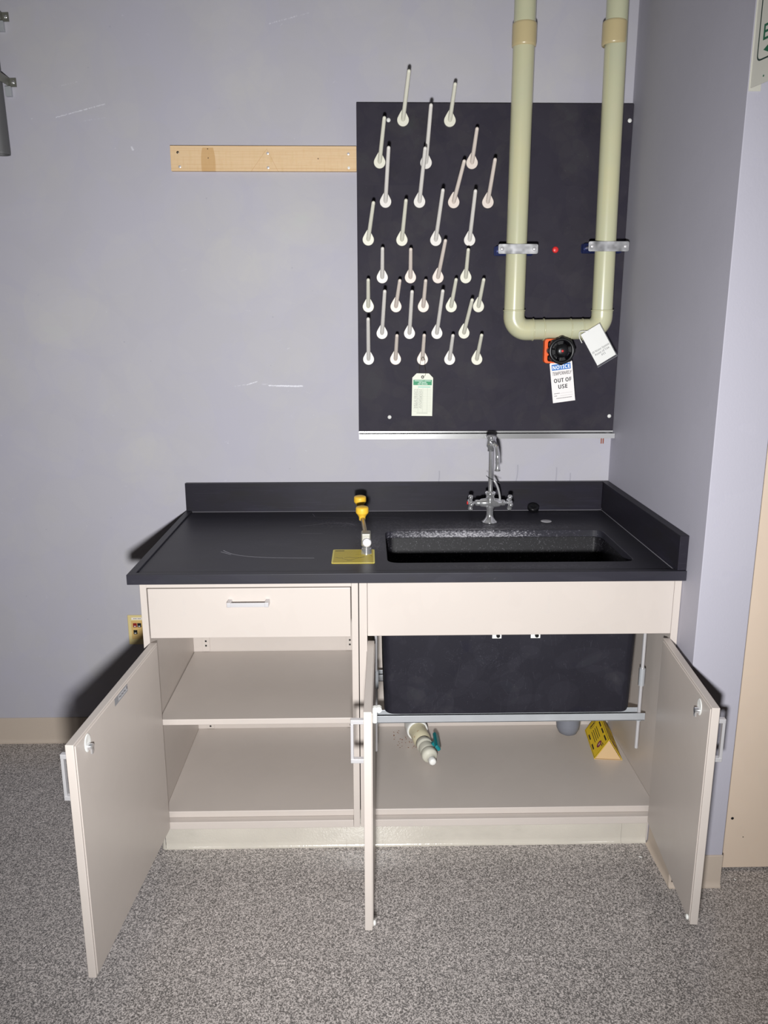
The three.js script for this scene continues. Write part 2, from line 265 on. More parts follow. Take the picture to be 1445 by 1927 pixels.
// ------------------------------------------------------------------ the room
const XR = 0.9078, XP = 1.0443, ZP = 0.8528, H = 3.05, RX0 = -4.4, RX1 = 4.0, RZ = 7.6;
{
  const floor = mesh('floor', bb(RX0 - 0.1, RX1 + 0.1, -0.08, -0.0025, -0.1, RZ + 0.1, 0), mTiles[0]); struct(floor, 'grey speckled vinyl tile floor');
  const P = 0.302, G = 0.0007;
  for (let i = -7; i < 7; i++) for (let k = -4; k < 5; k++) {
    let x0 = -0.083 + i * P, z0 = 1.153 + k * P, x1 = x0 + P, z1 = z0 + P;
    x0 = Math.max(x0, RX0); x1 = Math.min(x1, RX1); z0 = Math.max(z0, 0.0); z1 = Math.min(z1, RZ);
    if (x1 - x0 < 0.02 || z1 - z0 < 0.02) continue;
    const g = new THREE.BoxGeometry(x1 - x0 - G, 0.0025, z1 - z0 - G); g.translate((x0 + x1) / 2, -0.00125, (z0 + z1) / 2);
    mesh('tile', metreUV(g), mTiles[(i * 7 + k * 3 + 99) % 3], floor);
  }
  const wb = bb(RX0 - 0.1, XR + 0.02, 0, H, -0.12, 0, 0);
  { const p = wb.attributes.position, n = wb.attributes.uv; for (let i = 0; i < p.count; i++) n.setXY(i, (p.getX(i) - WX0) / (WX1 - WX0), (p.getY(i) - WY0) / (WY1 - WY0)); }
  backTex.wrapS = backTex.wrapT = THREE.RepeatWrapping;
  struct(mesh('wall_back', wb, mBack), 'lavender grey painted wall with pale scratches');
  struct(mesh('wall_right', bb(XR, XP, 0, H, 0, ZP, 0.002), mWall), 'grey painted wall end jutting out beside the counter');
  struct(mesh('wall_recess', bb(XP, RX1 + 0.1, 0, H, 0, 0.745, 0), mWall));
  struct(mesh('wall_far_right', bb(RX1, RX1 + 0.12, 0, H, 0.745, RZ, 0), mWall));
  struct(mesh('wall_left', bb(RX0 - 0.12, RX0, 0, H, 0, RZ, 0), mWall));
  struct(mesh('wall_front', bb(RX0 - 0.1, RX1 + 0.1, 0, H, RZ, RZ + 0.12, 0), mWall));
  struct(mesh('ceiling', bb(RX0 - 0.1, RX1 + 0.1, H, H + 0.1, -0.1, RZ + 0.1, 0), std({ color: new THREE.Color('rgb(188,188,184)'), roughness: 0.9 })), 'white ceiling');
  const door = struct(group('door_1'), 'beige flush door at the right edge, behind the wall end');
  mesh('panel', bb(XP + 0.006, XP + 0.94, 0.008, 2.1, 0.745, 0.7875, 0.0015), mDoor, door);
  mesh('screw_hole', cyl(V(1.0945, 0.1716, 0.787), V(1.0945, 0.1716, 0.7879), 0.0042), mDark, door);
  mesh('speck', cyl(V(1.132, 0.1097, 0.787), V(1.132, 0.1097, 0.7878), 0.0016), mDark, door);
  // rubber base along the walls
  const prof = (t, h) => { const s = new THREE.Shape(); s.moveTo(0, 0); s.lineTo(t + 0.008, 0); s.quadraticCurveTo(t + 0.001, 0.003, t, 0.016); s.lineTo(t, h - 0.002); s.lineTo(t - 0.0015, h); s.lineTo(0, h); s.closePath(); return s; };
  const strip = (len, t, h) => { const g = new THREE.ExtrudeGeometry(prof(t, h), { depth: len, bevelEnabled: false, curveSegments: 6 }); return g; };
  let g = strip(XR - RX0, 0.004, 0.103); g.rotateY(-Math.PI / 2); g.translate(XR, 0, 0); struct(mesh('baseboard_back', metreUV(g), mBaseboard), 'tan rubber baseboard along the back wall');
  g = strip(ZP - 0.66 + 0.004, 0.004, 0.1); g.scale(-1, 1, 1); { const ix = g.index; } g = g.index ? g.toNonIndexed() : g; { const p = g.attributes.position.array; for (let i = 0; i < p.length; i += 9) for (let k = 0; k < 3; k++) { const t = p[i + 3 + k]; p[i + 3 + k] = p[i + 6 + k]; p[i + 6 + k] = t; } } g.computeVertexNormals(); g.translate(XR, 0, 0.66);
  struct(mesh('baseboard_right', metreUV(g), mBaseboard), 'tan rubber baseboard on the side of the wall end');
  g = strip(XP - XR + 0.0125, 0.004, 0.1); g.rotateY(-Math.PI / 2); g.translate(XP, 0, ZP); struct(mesh('baseboard_end', metreUV(g), mBaseboard), 'tan rubber baseboard across the front of the wall end');
  // cove base stuck to the toe space of the cabinets
  const toe = struct(group('trim_1', 0, 0, 0), 'cream cove base along the cabinet toe space');
  for (const [a, b] of [[-0.578, -0.0263], [-0.0257, 0.0847], [0.0853, 0.8217], [0.8223, 0.899]]) { const q = strip(b - a, 0.006, 0.123); q.rotateY(-Math.PI / 2); q.translate(b, 0, 0.6455); mesh('base_strip', metreUV(q), mVinyl, toe); }
  const c = new THREE.CylinderGeometry(0.006, 0.0135, 0.123, 20, 1, false, -Math.PI / 2, Math.PI / 2); c.translate(-0.578, 0.0615, 0.6455); mesh('base_corner', metreUV(c), mVinyl, toe);
}

// ------------------------------------------------------------------ base cabinets
const D = 0.7624, DC = 0.7374, CT = 0.8856, CB = 0.178;
function pull(parent, cx, cy, z, len, vertical) { // square bar pull standing off a face at z
  const r = 0.0015, L = len / 2;
  const geo = merge([bb(-L + 0.0105, L - 0.0105, -0.0055, 0.0055, 0.025, 0.0318, 0.0008), bb(-L, -L + 0.011, -0.0065, 0.0065, 0, 0.032, r), bb(L - 0.011, L, -0.0065, 0.0065, 0, 0.032, r)]);
  const m = mesh('handle', geo, mSatin, parent); m.position.set(cx, cy, z); if (vertical) m.rotation.z = Math.PI / 2;
  m.userData.label = 'satin metal bar pull';
  return m;
}
const DY0 = 0.129, DY1 = 0.711, DT = 0.0205;
// door local frame: hinge edge at x=0, slab towards s*x, outer face at z=0
function cabinetDoor(parent, hx, w, s, turn, opt) {
  const d = group('door', hx, 0, DC, parent); d.rotation.y = turn;
  const X = (a, b) => s > 0 ? [a, b] : [-b, -a];
  mesh('slab', bb(...X(0, w), DY0, DY1, -DT + 0.0018, 0, 0.0018), mCream, d);
  mesh('inner_pan', bb(...X(0.006, w - 0.006), DY0 + 0.006, DY1 - 0.006, -DT, -DT + 0.004, 0.0012), mCream, d);
  pull(d, s * (w - opt.hx), opt.hy, 0, 0.112, true);
  // roller strike
  const lx = s * (w - opt.lx), ly = opt.ly, at = (m) => m.position.set(lx, ly, -DT);
  if (opt.whiteCatch) {
    at(mesh('catch_body', bb(-0.008, 0.008, -0.022, 0.018, -0.010, 0, 0.003), mWhitePl, d));
    at(mesh('catch_roller', cyl(V(-0.006, 0.012, -0.014), V(0.006, 0.012, -0.014), 0.007), mWhitePl, d));
  } else {
    const plate = lathe([[0, 0], [0.014, 0], [0.014, -0.0012], [0.012, -0.0022], [0.006, -0.0014], [0, -0.001]], 28); plate.rotateX(Math.PI / 2); plate.scale(1.15, 1.5, 1); plate.translate(0, 0.004, 0);
    at(mesh('strike_plate', plate, mWhitePl, d));
    at(mesh('strike_screw', merge([cyl(V(0, -0.005, 0), V(0, -0.005, -0.012), 0.0085, 0.0072), bb(-0.0045, 0.0045, -0.021, -0.005, -0.012, -0.007, 0.001)]), mChrome, d));
  }
  if (opt.bumper) { const b = latheAt([[0, 0], [0.007, 0], [0.0068, 0.004], [0.005, 0.006], [0, 0.0068]], V(s * (w - 0.012), DY0 + 0.013, -DT), V(0, 0, -1), 18); mesh('bumper', b, mWhitePl, d); }
  // hinge knuckles
  for (const y of [DY0 + 0.06, DY1 - 0.06]) mesh('hinge', cyl(V(0, y - 0.028, 0.0015), V(0, y + 0.028, 0.0015), 0.003, 0.003, 10), mCream, d);
  return d;
}
function holes(parent, x, y0, y1, z, n) { // perforated shelf standard on the back panel
  const st = mesh('shelf_standard', bb(x - 0.013, x + 0.013, y0, y1, z, z + 0.004, 0.0008), mCream, parent);
  for (let i = 0; i < n; i++) { const y = y1 - 0.014 - i * 0.0165; mesh('slot', bb(x - 0.003, x + 0.003, y - 0.0032, y + 0.0032, z + 0.0035, z + 0.0043, 0.0004), mDark, st); }
}
{
  const c = tag(group('base_cabinet', 0, 0, 0), 'cream metal base cabinet with one drawer and a single left door swung open', 'cabinet');
  const L = -0.5757, R = 0.0172;
  mesh('side_panel', bb(L, L + 0.018, 0.124, CT, CB, DC), mCream, c);
  mesh('side_panel', bb(R - 0.018, R, 0.124, CT, CB, DC - 0.0225), mCream, c);
  mesh('stile', bb(-0.0012, R, 0.124, CT, DC - 0.022, DC), mCream, c);
  mesh('back_panel', bb(L + 0.018, R - 0.018, 0.13, CT - 0.02, 0.200, 0.218, 0), mCream, c);
  mesh('bottom_panel', bb(L + 0.018, R - 0.018, 0.148, 0.168, 0.218, 0.715, 0.002), mCream, c);
  mesh('bottom_rail', bb(L + 0.018, -0.0016, 0.124, 0.1475, 0.66, DC, 0.0015), mCream, c);
  mesh('top_rail', bb(L + 0.018, -0.0016, 0.8688, CT, 0.72, DC, 0.0008), mCream, c);
  mesh('plinth', bb(L, R, 0.0, 0.1235, 0.2, 0.645, 0), mCream, c);
  mesh('shelf', bb(L + 0.0195, -0.0015, 0.443, 0.461, 0.2205, 0.7074, 0.002), mCream, c);
  holes(c, -0.515, 0.463, 0.86, 0.218, 23); holes(c, -0.020, 0.463, 0.86, 0.218, 23); holes(c, -0.515, 0.17, 0.44, 0.218, 16); holes(c, -0.020, 0.17, 0.44, 0.218, 16);
  const dr = mesh('drawer', bb(-0.5550, -0.0040, 0.7225, 0.8660, DC - 0.0205, DC + 0.0002, 0.0018), mCream, c);
  mesh('drawer_box', bb(-0.545, -0.015, 0.735, 0.845, 0.25, DC - 0.021, 0.001), mCream, dr);
  pull(dr, -0.2804, 0.8285, DC, 0.113, false);
  const d = cabinetDoor(c, -0.5567, 0.553, 1, -(Math.PI / 2 + 0.066), { hx: 0.045, hy: 0.61, lx: 0.063, ly: 0.678 });
  const lab = canvasTex(256, 56, (x, w, h) => { x.fillStyle = 'rgb(150,152,158)'; x.fillRect(0, 0, w, h); x.fillStyle = 'rgb(196,198,204)'; x.fillRect(70, 8, 180, 40); x.fillStyle = 'rgb(40,44,60)'; for (let i = 0; i < 9; i++) x.fillRect(86 + i * 15, 20 + (i % 3) * 3, 9, 11); x.fillRect(236, 14, 12, 22); });
  const st = mesh('maker_sticker', new THREE.PlaneGeometry(0.085, 0.019), std({ map: lab, roughness: 0.3, metalness: 0.3 }), d);
  st.rotation.y = Math.PI; st.position.set(0.283, 0.6935, -DT - 0.0003); st.userData.label = 'silver label sticker';
}
{
  const c = tag(group('sink_cabinet', 0, 0, 0), 'cream metal sink cabinet with a wide blank front panel and two open doors', 'cabinet');
  const L = 0.0194, R = 0.9068;
  mesh('side_panel', bb(L, L + 0.018, 0.124, CT, CB, DC - 0.0225), mCream, c);
  mesh('side_panel', bb(R - 0.012, R, 0.124, CT, CB, DC - 0.0225), mCream, c);
  mesh('stile', bb(L, 0.0415, 0.124, CT, DC - 0.022, DC), mCream, c);
  mesh('stile', bb(0.8872, R, 0.124, CT, DC - 0.022, DC), mCream, c);
  mesh('back_panel', bb(L + 0.018, R - 0.012, 0.13, 0.7, 0.200, 0.218, 0), mCream, c);
  mesh('bottom_panel', bb(L + 0.018, R - 0.012, 0.148, 0.168, 0.218, 0.715, 0.002), mCream, c);
  mesh('bottom_rail', bb(0.0418, 0.887, 0.124, 0.1475, 0.66, DC, 0.0015), mCream, c);
  mesh('plinth', bb(L, R, 0.0, 0.1235, 0.2, 0.645, 0), mCream, c);
  mesh('apron_panel', bb(0.0421, 0.8866, 0.724, CT - 0.0005, DC - 0.0205, DC + 0.0002, 0.0018), mCream, c);
  mesh('apron_return', bb(0.0421, 0.8866, 0.724, 0.7255, DC - 0.045, DC - 0.0205, 0.0004), mCream, c);
  for (const [x0, x1] of [[0.394, 0.42], [0.503, 0.530]]) {
    const t = mesh('mounting_tab', bb(x0, x1, 0.7, 0.74, 0.702, 0.7045, 0.0006), mWhitePl, c);
    mesh('tab_bolt', cyl(V((x0 + x1) / 2 + 0.003, 0.709, 0.7045), V((x0 + x1) / 2 + 0.003, 0.709, 0.7095), 0.0055), mBlackPl, t);
  }
  cabinetDoor(c, 0.0427, 0.42, 1, -(Math.PI / 2 + 0.025), { hx: 0.05, hy: 0.612, lx: 0.048, ly: 0.683, whiteCatch: true, bumper: true }).userData.label = 'door seen edge-on beside the shelf cabinet';
  cabinetDoor(c, 0.886, 0.42, -1, Math.PI / 2 - 0.086, { hx: 0.048, hy: 0.606, lx: 0.075, ly: 0.672, bumper: true }).userData.label = 'right-hand door';
}

// ------------------------------------------------------------------ counter, splashes, sink
const TOP = 0.909, XL = -0.6012;
function counterUV(g) { const p = g.attributes.position, n = g.attributes.uv; for (let i = 0; i < p.count; i++) n.setXY(i, (p.getX(i) + 0.62) / SLX, 1 - (p.getZ(i)) / SLZ + (TOP - p.getY(i)) * 1.2); return g; }
{
  const c = tag(group('countertop', 0, 0, 0), 'black epoxy countertop with raised rim and rectangular sink cutout', 'countertop');
  const s = new THREE.Shape(); const x0 = XL + 0.02, x1 = 0.9075, z0 = 0.002, z1 = D - 0.02;
  s.moveTo(x0, -z0); s.lineTo(x0, -z1); s.lineTo(x1, -z1); s.lineTo(x1, -z0); s.closePath();
  const h = new THREE.Path(), a = 0.1, b = 0.803, p = 0.303, q = 0.651, r = 0.035;
  h.moveTo(a + r, -p); h.lineTo(b - r, -p); h.quadraticCurveTo(b, -p, b, -p - r); h.lineTo(b, -q + r); h.quadraticCurveTo(b, -q, b - r, -q); h.lineTo(a + r, -q); h.quadraticCurveTo(a, -q, a, -q + r); h.lineTo(a, -p - r); h.quadraticCurveTo(a, -p, a + r, -p);
  s.holes.push(h);
  const sl = new THREE.ExtrudeGeometry(s, { depth: TOP - 0.886 - 0.003, bevelEnabled: true, bevelThickness: 0.0015, bevelSize: 0.003, bevelOffset: -0.003, bevelSegments: 3, curveSegments: 8 });
  sl.rotateX(-Math.PI / 2); sl.translate(0, 0.8875, 0);
  mesh('slab', counterUV(metreUV(sl)), mCounter, c);
  mesh('rim', counterUV(metreUV(merge([bb(XL, XL + 0.0205, 0.886, 0.914, 0.002, D - 0.019, 0.0015), bb(XL, x1, 0.886, 0.914, D - 0.0205, D, 0.0015)]))), mCounter, c);
  mesh('backsplash', metreUV(bb(XL + 0.001, XR - 0.0255, TOP, 1.0117, 0.0015, 0.025, 0.0012)), mEpoxy, c);
  mesh('side_splash', metreUV(bb(XR - 0.025, XR - 0.0005, 0.9145, 1.0117, 0.0015, D - 0.005, 0.0012)), mEpoxy, c);
  const mSeal = std({ color: new THREE.Color('rgb(120,118,124)'), roughness: 0.6 });
  mesh('sealant', merge([cyl(V(XL + 0.022, TOP, 0.0252), V(XR - 0.026, TOP, 0.0252), 0.0013, 0.0013, 8), cyl(V(XR - 0.0252, TOP + 0.0002, 0.026), V(XR - 0.0252, TOP + 0.0002, D - 0.022), 0.0013, 0.0013, 8)]), mSeal, c);
  mesh('splash_foot', bb(XR - 0.0245, XR - 0.0005, TOP, 0.9143, 0.026, D - 0.0215, 0.0003), mEpoxy, c);
}
{
  const c = tag(group('sink_basin', 0, 0, 0), 'deep black epoxy sink basin slung under the counter', 'sink');
  const o = [ring(0.118, 0.79, 0.31, 0.633, 0.03, 0.4355), ring(0.112, 0.797, 0.303, 0.641, 0.03, 0.4365), ring(0.092, 0.815, 0.283, 0.662, 0.03, 0.448), ring(0.090, 0.817, 0.281, 0.664, 0.03, 0.456), ring(0.082, 0.826, 0.273, 0.668, 0.03, 0.884), ring(0.094, 0.809, 0.297, 0.657, 0.03, 0.8855)];
  mesh('outer_shell', loft(o, true, false, false), mBasin, c);
  const n = [ring(0.094, 0.809, 0.297, 0.657, 0.035, 0.8855), ring(0.0955, 0.8075, 0.2985, 0.6555, 0.035, 0.883), ring(0.106, 0.80, 0.306, 0.648, 0.035, 0.51), ring(0.112, 0.794, 0.312, 0.642, 0.04, 0.492), ring(0.14, 0.766, 0.34, 0.614, 0.04, 0.482)];
  mesh('bowl', loft(n, false, true, false), mBowl, c);
  mesh('drain', latheAt([[0, 0.004], [0.03, 0.004], [0.042, 0.002], [0.044, 0]], V(0.70, 0.482, 0.45), V(0, 1, 0)), mChrome, c);
}
{
  const c = tag(group('sink_support', 0, 0, 0), 'galvanized strut and threaded rod cradle hanging under the sink', 'support frame');
  const chan = (z) => merge([bb(0.052, 0.8745, 0.4015, 0.4045, z - 0.041, z, 0.0006), bb(0.052, 0.8745, 0.4015, 0.425, z - 0.003, z, 0.0008), bb(0.052, 0.8745, 0.4015, 0.425, z - 0.041, z - 0.038, 0.0008)]);
  for (const z of [0.631, 0.345]) {
    mesh('strut_channel', chan(z), mGalv, c);
    for (const x of [0.0655, 0.862]) {
      const rod = mesh('threaded_rod', cyl(V(x, 0.3, z - 0.02), V(x, 0.884, z - 0.02), 0.0052), mSatin, c);
      mesh('coupling_nut', new THREE.CylinderGeometry(0.0095, 0.0095, 0.055, 6).translate(x, 0.535, z - 0.02), mGalv, rod);
      mesh('hex_nut', new THREE.CylinderGeometry(0.0095, 0.0095, 0.009, 6).translate(x, 0.397, z - 0.02), mGalv, rod);
    }
  }
}
{
  const c = tag(group('drain_trap', 0.70, 0, 0.42), 'grey plastic drain cup showing below the sink support', 'drain trap');
  mesh('cup', lathe([[0, 0.243], [0.016, 0.2445], [0.03, 0.253], [0.037, 0.268], [0.039, 0.285], [0.039, 0.4], [0.03, 0.41], [0.03, 0.435], [0, 0.435]], 40), mGreyPl, c);
  mesh('union_nut', lathe([[0.039, 0.355], [0.044, 0.357], [0.044, 0.385], [0.039, 0.387]], 12), mGreyPl, c);
}
{
  const c = tag(group('drain_valve', 0, 0, 0), 'white plastic drain valve with teal lever lying at the back of the sink cabinet', 'valve');
  const A = V(0.19, 0.212, 0.221), B = V(0.2498, 0.203, 0.53), dir = B.clone().sub(A).normalize();
  const at = (t) => A.clone().addScaledVector(dir, t);
  const mBeige = std({ map: canvasTex(256, 256, (x, w, h) => { x.fillStyle = 'rgb(214,206,176)'; x.fillRect(0, 0, w, h); for (let i = 0; i < 26; i++) { x.fillStyle = `rgba(150,84,40,${rr(0.15, 0.5)})`; x.beginPath(); x.ellipse(rr(0, w), rr(130, 220), rr(1, 7), rr(1, 12), rnd(), 0, 7); x.fill(); } }, true), roughness: 0.45 });
  mesh('pipe', latheAt([[0, 0], [0.029, 0], [0.029, 0.1], [0, 0.1]], at(0), dir), mGreyPl, c);
  mesh('collar', latheAt([[0.029, 0.06], [0.036, 0.062], [0.037, 0.1], [0.036, 0.108], [0.031, 0.11], [0.030, 0.104]], at(0), dir), mWhitePl, c);
  mesh('body', latheAt([[0.029, 0.09], [0.0295, 0.15], [0.029, 0.17], [0.021, 0.186], [0.02, 0.19]], at(0), dir), mBeige, c);
  mesh('union', latheAt([[0.018, 0.17], [0.0185, 0.182], [0.026, 0.184], [0.0265, 0.2], [0.0265, 0.206], [0.0225, 0.208], [0.0225, 0.214], [0.0245, 0.216], [0.0245, 0.238], [0.0215, 0.241], [0.0215, 0.246], [0.0255, 0.249], [0.0258, 0.264], [0.0225, 0.27], [0.0165, 0.274], [0.0115, 0.28], [0.0105, 0.287], [0.009, 0.288]], at(0), dir, 22), std({ color: new THREE.Color('rgb(200,198,184)'), roughness: 0.45 }), c);
  mesh('end_plug', latheAt([[0.009, 0.284], [0.0125, 0.288], [0.0125, 0.302], [0.008, 0.307], [0, 0.307]], at(0), dir, 8), mWhitePl, c);
  const j = at(0.222), side = V(0.8, 0.6, 0).normalize();
  const lv = mesh('lever', (() => { const g = merge([bb(-0.011, 0.011, -0.006, 0.006, -0.046, 0.044, 0.004), bb(-0.006, 0.006, -0.018, 0, -0.006, 0.006, 0.001)]); return g; })(), mTeal, c);
  lv.position.copy(j.clone().addScaledVector(side, 0.042)); lv.quaternion.setFromUnitVectors(V(0, 1, 0), side); lv.userData.label = 'teal lever handle';
  mesh('stem', cyl(j.clone().addScaledVector(side, 0.018), j.clone().addScaledVector(side, 0.034), 0.005), mWhitePl, c);
  // fallen rust flakes belong to the cabinet floor
  const fl = []; for (let i = 0; i < 40; i++) { const g = new THREE.BoxGeometry(rr(0.0015, 0.005), 0.0004, rr(0.001, 0.004)); g.rotateY(rnd() * 3); g.translate(0.165 + rr(-0.035, 0.05), 0.1684, 0.25 + Math.abs(rr(-0.12, 0.12))); fl.push(g); }
  const rust = mesh('rust_flakes', merge(fl), std({ color: new THREE.Color('rgb(132,82,48)'), roughness: 0.95 })); tag(rust, 'scattered rust flakes on the sink cabinet floor', 'rust'); rust.userData.kind = 'stuff';
}
{ // insect glue trap: folded card prism
  const c = tag(group('glue_trap', 0.829, 0.1685, 0.458), 'yellow folded cardboard glue trap on the sink cabinet floor', 'glue trap');
  c.rotation.y = -0.1;
  const t = canvasTex(512, 256, (x, w, h) => {
    x.fillStyle = 'rgb(226,190,30)'; x.fillRect(0, 0, w, h);
    x.strokeStyle = 'rgb(36,28,10)'; x.lineWidth = 4; x.strokeRect(10, 10, w - 20, h - 20); x.fillStyle = 'rgb(40,30,10)';
    x.lineWidth = 5; x.beginPath(); x.ellipse(60, 120, 34, 46, 0, 0, 7); x.stroke(); x.fillRect(50, 84, 20, 70);
    for (let i = 0; i < 4; i++) x.fillRect(140, 76 + i * 26, 190, 8);
    for (const [a, b] of [[130, 206], [250, 206], [380, 206], [130, 24], [300, 24]]) { x.fillRect(a, b, 90, 18); }
    x.fillStyle = 'rgb(120,40,60)'; x.beginPath(); x.ellipse(410, 120, 34, 40, 0, 0, 7); x.fill(); x.fillStyle = 'rgb(190,150,150)'; x.beginPath(); x.ellipse(410, 120, 14, 20, 0, 0, 7); x.fill(); x.fillStyle = 'rgb(60,20,20)'; x.fillRect(440, 140, 40, 10); x.fillRect(440, 158, 40, 10);
  });
  const mT = std({ map: t, roughness: 0.7 }), mK = std({ color: new THREE.Color('rgb(196,166,124)'), roughness: 0.85 });
  const w = 0.045, hh = 0.072, len = 0.19, th = 0.0012;
  const side = (s) => { const L = Math.hypot(w, hh); const g = new THREE.BoxGeometry(L, th, len, 1, 1, 1); const p = g.attributes.position, uv = g.attributes.uv; for (let i = 0; i < p.count; i++) uv.setXY(i, 0.5 + p.getZ(i) / len * 1, 0.5 + p.getX(i) / L * s); g.rotateZ(-s * Math.atan2(hh, w)); g.translate(s * w / 2, hh / 2 + th, -len / 2); return g; };
  mesh('left_flap', side(-1), mT, c); mesh('right_flap', side(1), mT, c);
  mesh('bottom_flap', bb(-w, w, 0, th, -len, 0, 0), mK, c);
  const tri = new THREE.Shape(); tri.moveTo(-w + 0.004, 0.002); tri.lineTo(w - 0.004, 0.002); tri.lineTo(0, hh - 0.004); tri.closePath();
  const e = extrude(tri, 0.001, 0, 1); e.translate(0, 0, -0.004); mesh('end_flap', e, mK, c);
}

// ------------------------------------------------------------------ tap, eyewash, small things on the counter
{
  const c = tag(group('faucet', 0.455, TOP, 0.195), 'chrome two-handle laboratory faucet with gooseneck spout behind the sink', 'faucet');
  mesh('base_flange', lathe([[0, 0], [0.026, 0], [0.026, 0.004], [0.020, 0.008], [0.0135, 0.018], [0.0115, 0.028], [0.0115, 0.05]], 36), mChrome, c);
  mesh('body', merge([lathe([[0.0115, 0.045], [0.0155, 0.055], [0.0165, 0.068], [0.0155, 0.082], [0.0135, 0.092], [0.0175, 0.097], [0.0175, 0.104], [0.0105, 0.108]], 30), latheAt([[0.004, -0.062], [0.0045, -0.05], [0.0095, -0.049], [0.0105, -0.042], [0.0095, -0.036], [0.0135, -0.03], [0.0155, -0.012], [0.0155, 0.012], [0.0135, 0.03], [0.0095, 0.036], [0.0105, 0.042], [0.0095, 0.049], [0.0045, 0.05], [0.004, 0.062]], V(0, 0.0675, 0), V(1, 0, 0), 26)]), mChrome, c);
  mesh('riser', cyl(V(0, 0.1, 0), V(-0.003, 0.25, 0), 0.0076), mChrome, c);
  mesh('vacuum_breaker', lathe([[0, 0.243], [0.011, 0.243], [0.0115, 0.254], [0.0165, 0.26], [0.0175, 0.275], [0.016, 0.282], [0.0175, 0.286], [0.0175, 0.293], [0.012, 0.297], [0, 0.298]], 30).translate(-0.003, 0, 0), mChrome, c);
  mesh('spout', tube([V(-0.003, 0.273, 0.005), V(-0.004, 0.276, 0.03), V(-0.002, 0.277, 0.065), V(0.001, 0.266, 0.093), V(0.003, 0.245, 0.104), V(0.004, 0.228, 0.105)], 0.0082, 50, 18), mChrome, c);
  mesh('nozzle', latheAt([[0.008, 0], [0.0085, 0.012], [0.0075, 0.018], [0.009, 0.03], [0.0095, 0.038], [0.007, 0.039], [0, 0.037]], V(0.004, 0.234, 0.105), V(0, -1, 0), 24), mChrome, c);
  for (const s of [-1, 1]) {
    const hd = group('handle', s * 0.066, 0.0675, 0, c);
    mesh('hub', latheAt([[0, -0.006], [0.008, -0.006], [0.0095, 0], [0.008, 0.007], [0.005, 0.009], [0, 0.009]], V(0, 0, 0), V(s, 0, 0), 20), mChrome, hd);
    for (let k = 0; k < 4; k++) { const a = k * Math.PI / 2 + (s > 0 ? 0.15 : 0.05); mesh('arm', latheAt([[0.0062, 0.004], [0.0062, 0.012], [0.0082, 0.018], [0.0082, 0.023], [0.005, 0.027], [0, 0.028]], V(0, 0, 0), V(0, Math.cos(a), Math.sin(a)), 16), mChrome, hd); }
    if (s < 0) mesh('index_button', latheAt([[0, 0.009], [0.006, 0.009], [0.0055, 0.012], [0, 0.0125]], V(0, 0, 0), V(-1, 0, 0), 18), mRed, hd);
  }
  mesh('lever', tube([V(0.033, 0.07, 0.004), V(0.031, 0.09, 0.006), V(0.024, 0.118, 0.009), V(0.014, 0.139, 0.011), V(0.009, 0.146, 0.010)], 0.0036, 24, 10), std({ color: 0xb9b9ba, metalness: 0.5, roughness: 0.4 }), c);
  mesh('cable_tie', merge([new THREE.TorusGeometry(0.0088, 0.0012, 8, 24).rotateX(Math.PI / 2).rotateZ(-0.4).translate(-0.001, 0.151, 0), cyl(V(-0.009, 0.155, 0.004), V(-0.016, 0.161, 0.006), 0.001, 0.001, 8), cyl(V(0.006, 0.148, 0.007), V(0.03, 0.136, 0.014), 0.0009, 0.0009, 8)]), mBlackPl, c);
}
{
  const c = tag(group('eyewash', 0.04, TOP, 0.56), 'deck-mounted eyewash with two yellow capped spray heads', 'eyewash');
  mesh('base_nut', merge([new THREE.CylinderGeometry(0.016, 0.018, 0.016, 6).translate(0, 0.008 + 0.0016, 0), lathe([[0.012, 0.016], [0.0135, 0.02], [0.011, 0.026], [0.0105, 0.034]], 24)]), mChrome, c);
  mesh('pivot_body', bb(-0.0155, 0.0135, 0.026, 0.066, -0.022, 0.016, 0.005), std({ color: 0x9c9a90, metalness: 0.7, roughness: 0.45 }), c);
  mesh('pivot_cap', latheAt([[0, 0.0075], [0.0105, 0.0075], [0.0125, 0.006], [0.0135, 0.004], [0.0135, 0]], V(0.0015, 0.039, 0.016), V(0, 0, 1), 30), mSatin, c);
  mesh('arm', tube([V(-0.003, 0.058, -0.015), V(-0.007, 0.066, -0.07), V(-0.0115, 0.070, -0.14), V(-0.0165, 0.071, -0.215), V(-0.0205, 0.071, -0.286)], 0.0068, 40, 16), std({ color: 0xa89a7c, metalness: 0.75, roughness: 0.35 }), c);
  for (const [x, z, y, k] of [[-0.0128, -0.145, 0.069, 1], [-0.0205, -0.29, 0.070, 1]]) {
    const h = group('spray_head', x, y, z, c); h.rotation.x = 0.05; h.scale.setScalar(k);
    mesh('neck', lathe([[0.0075, -0.006], [0.0095, -0.004], [0.0095, 0.003], [0.008, 0.006]], 20), mChrome, h);
    mesh('dust_cap', lathe([[0, -0.004], [0.0092, -0.004], [0.0098, -0.002], [0.0102, 0.006], [0.0135, 0.013], [0.0185, 0.019], [0.0198, 0.022], [0.0198, 0.034], [0.0182, 0.038], [0.012, 0.0402], [0, 0.0405]], 36), mYellow, h);
  }
}
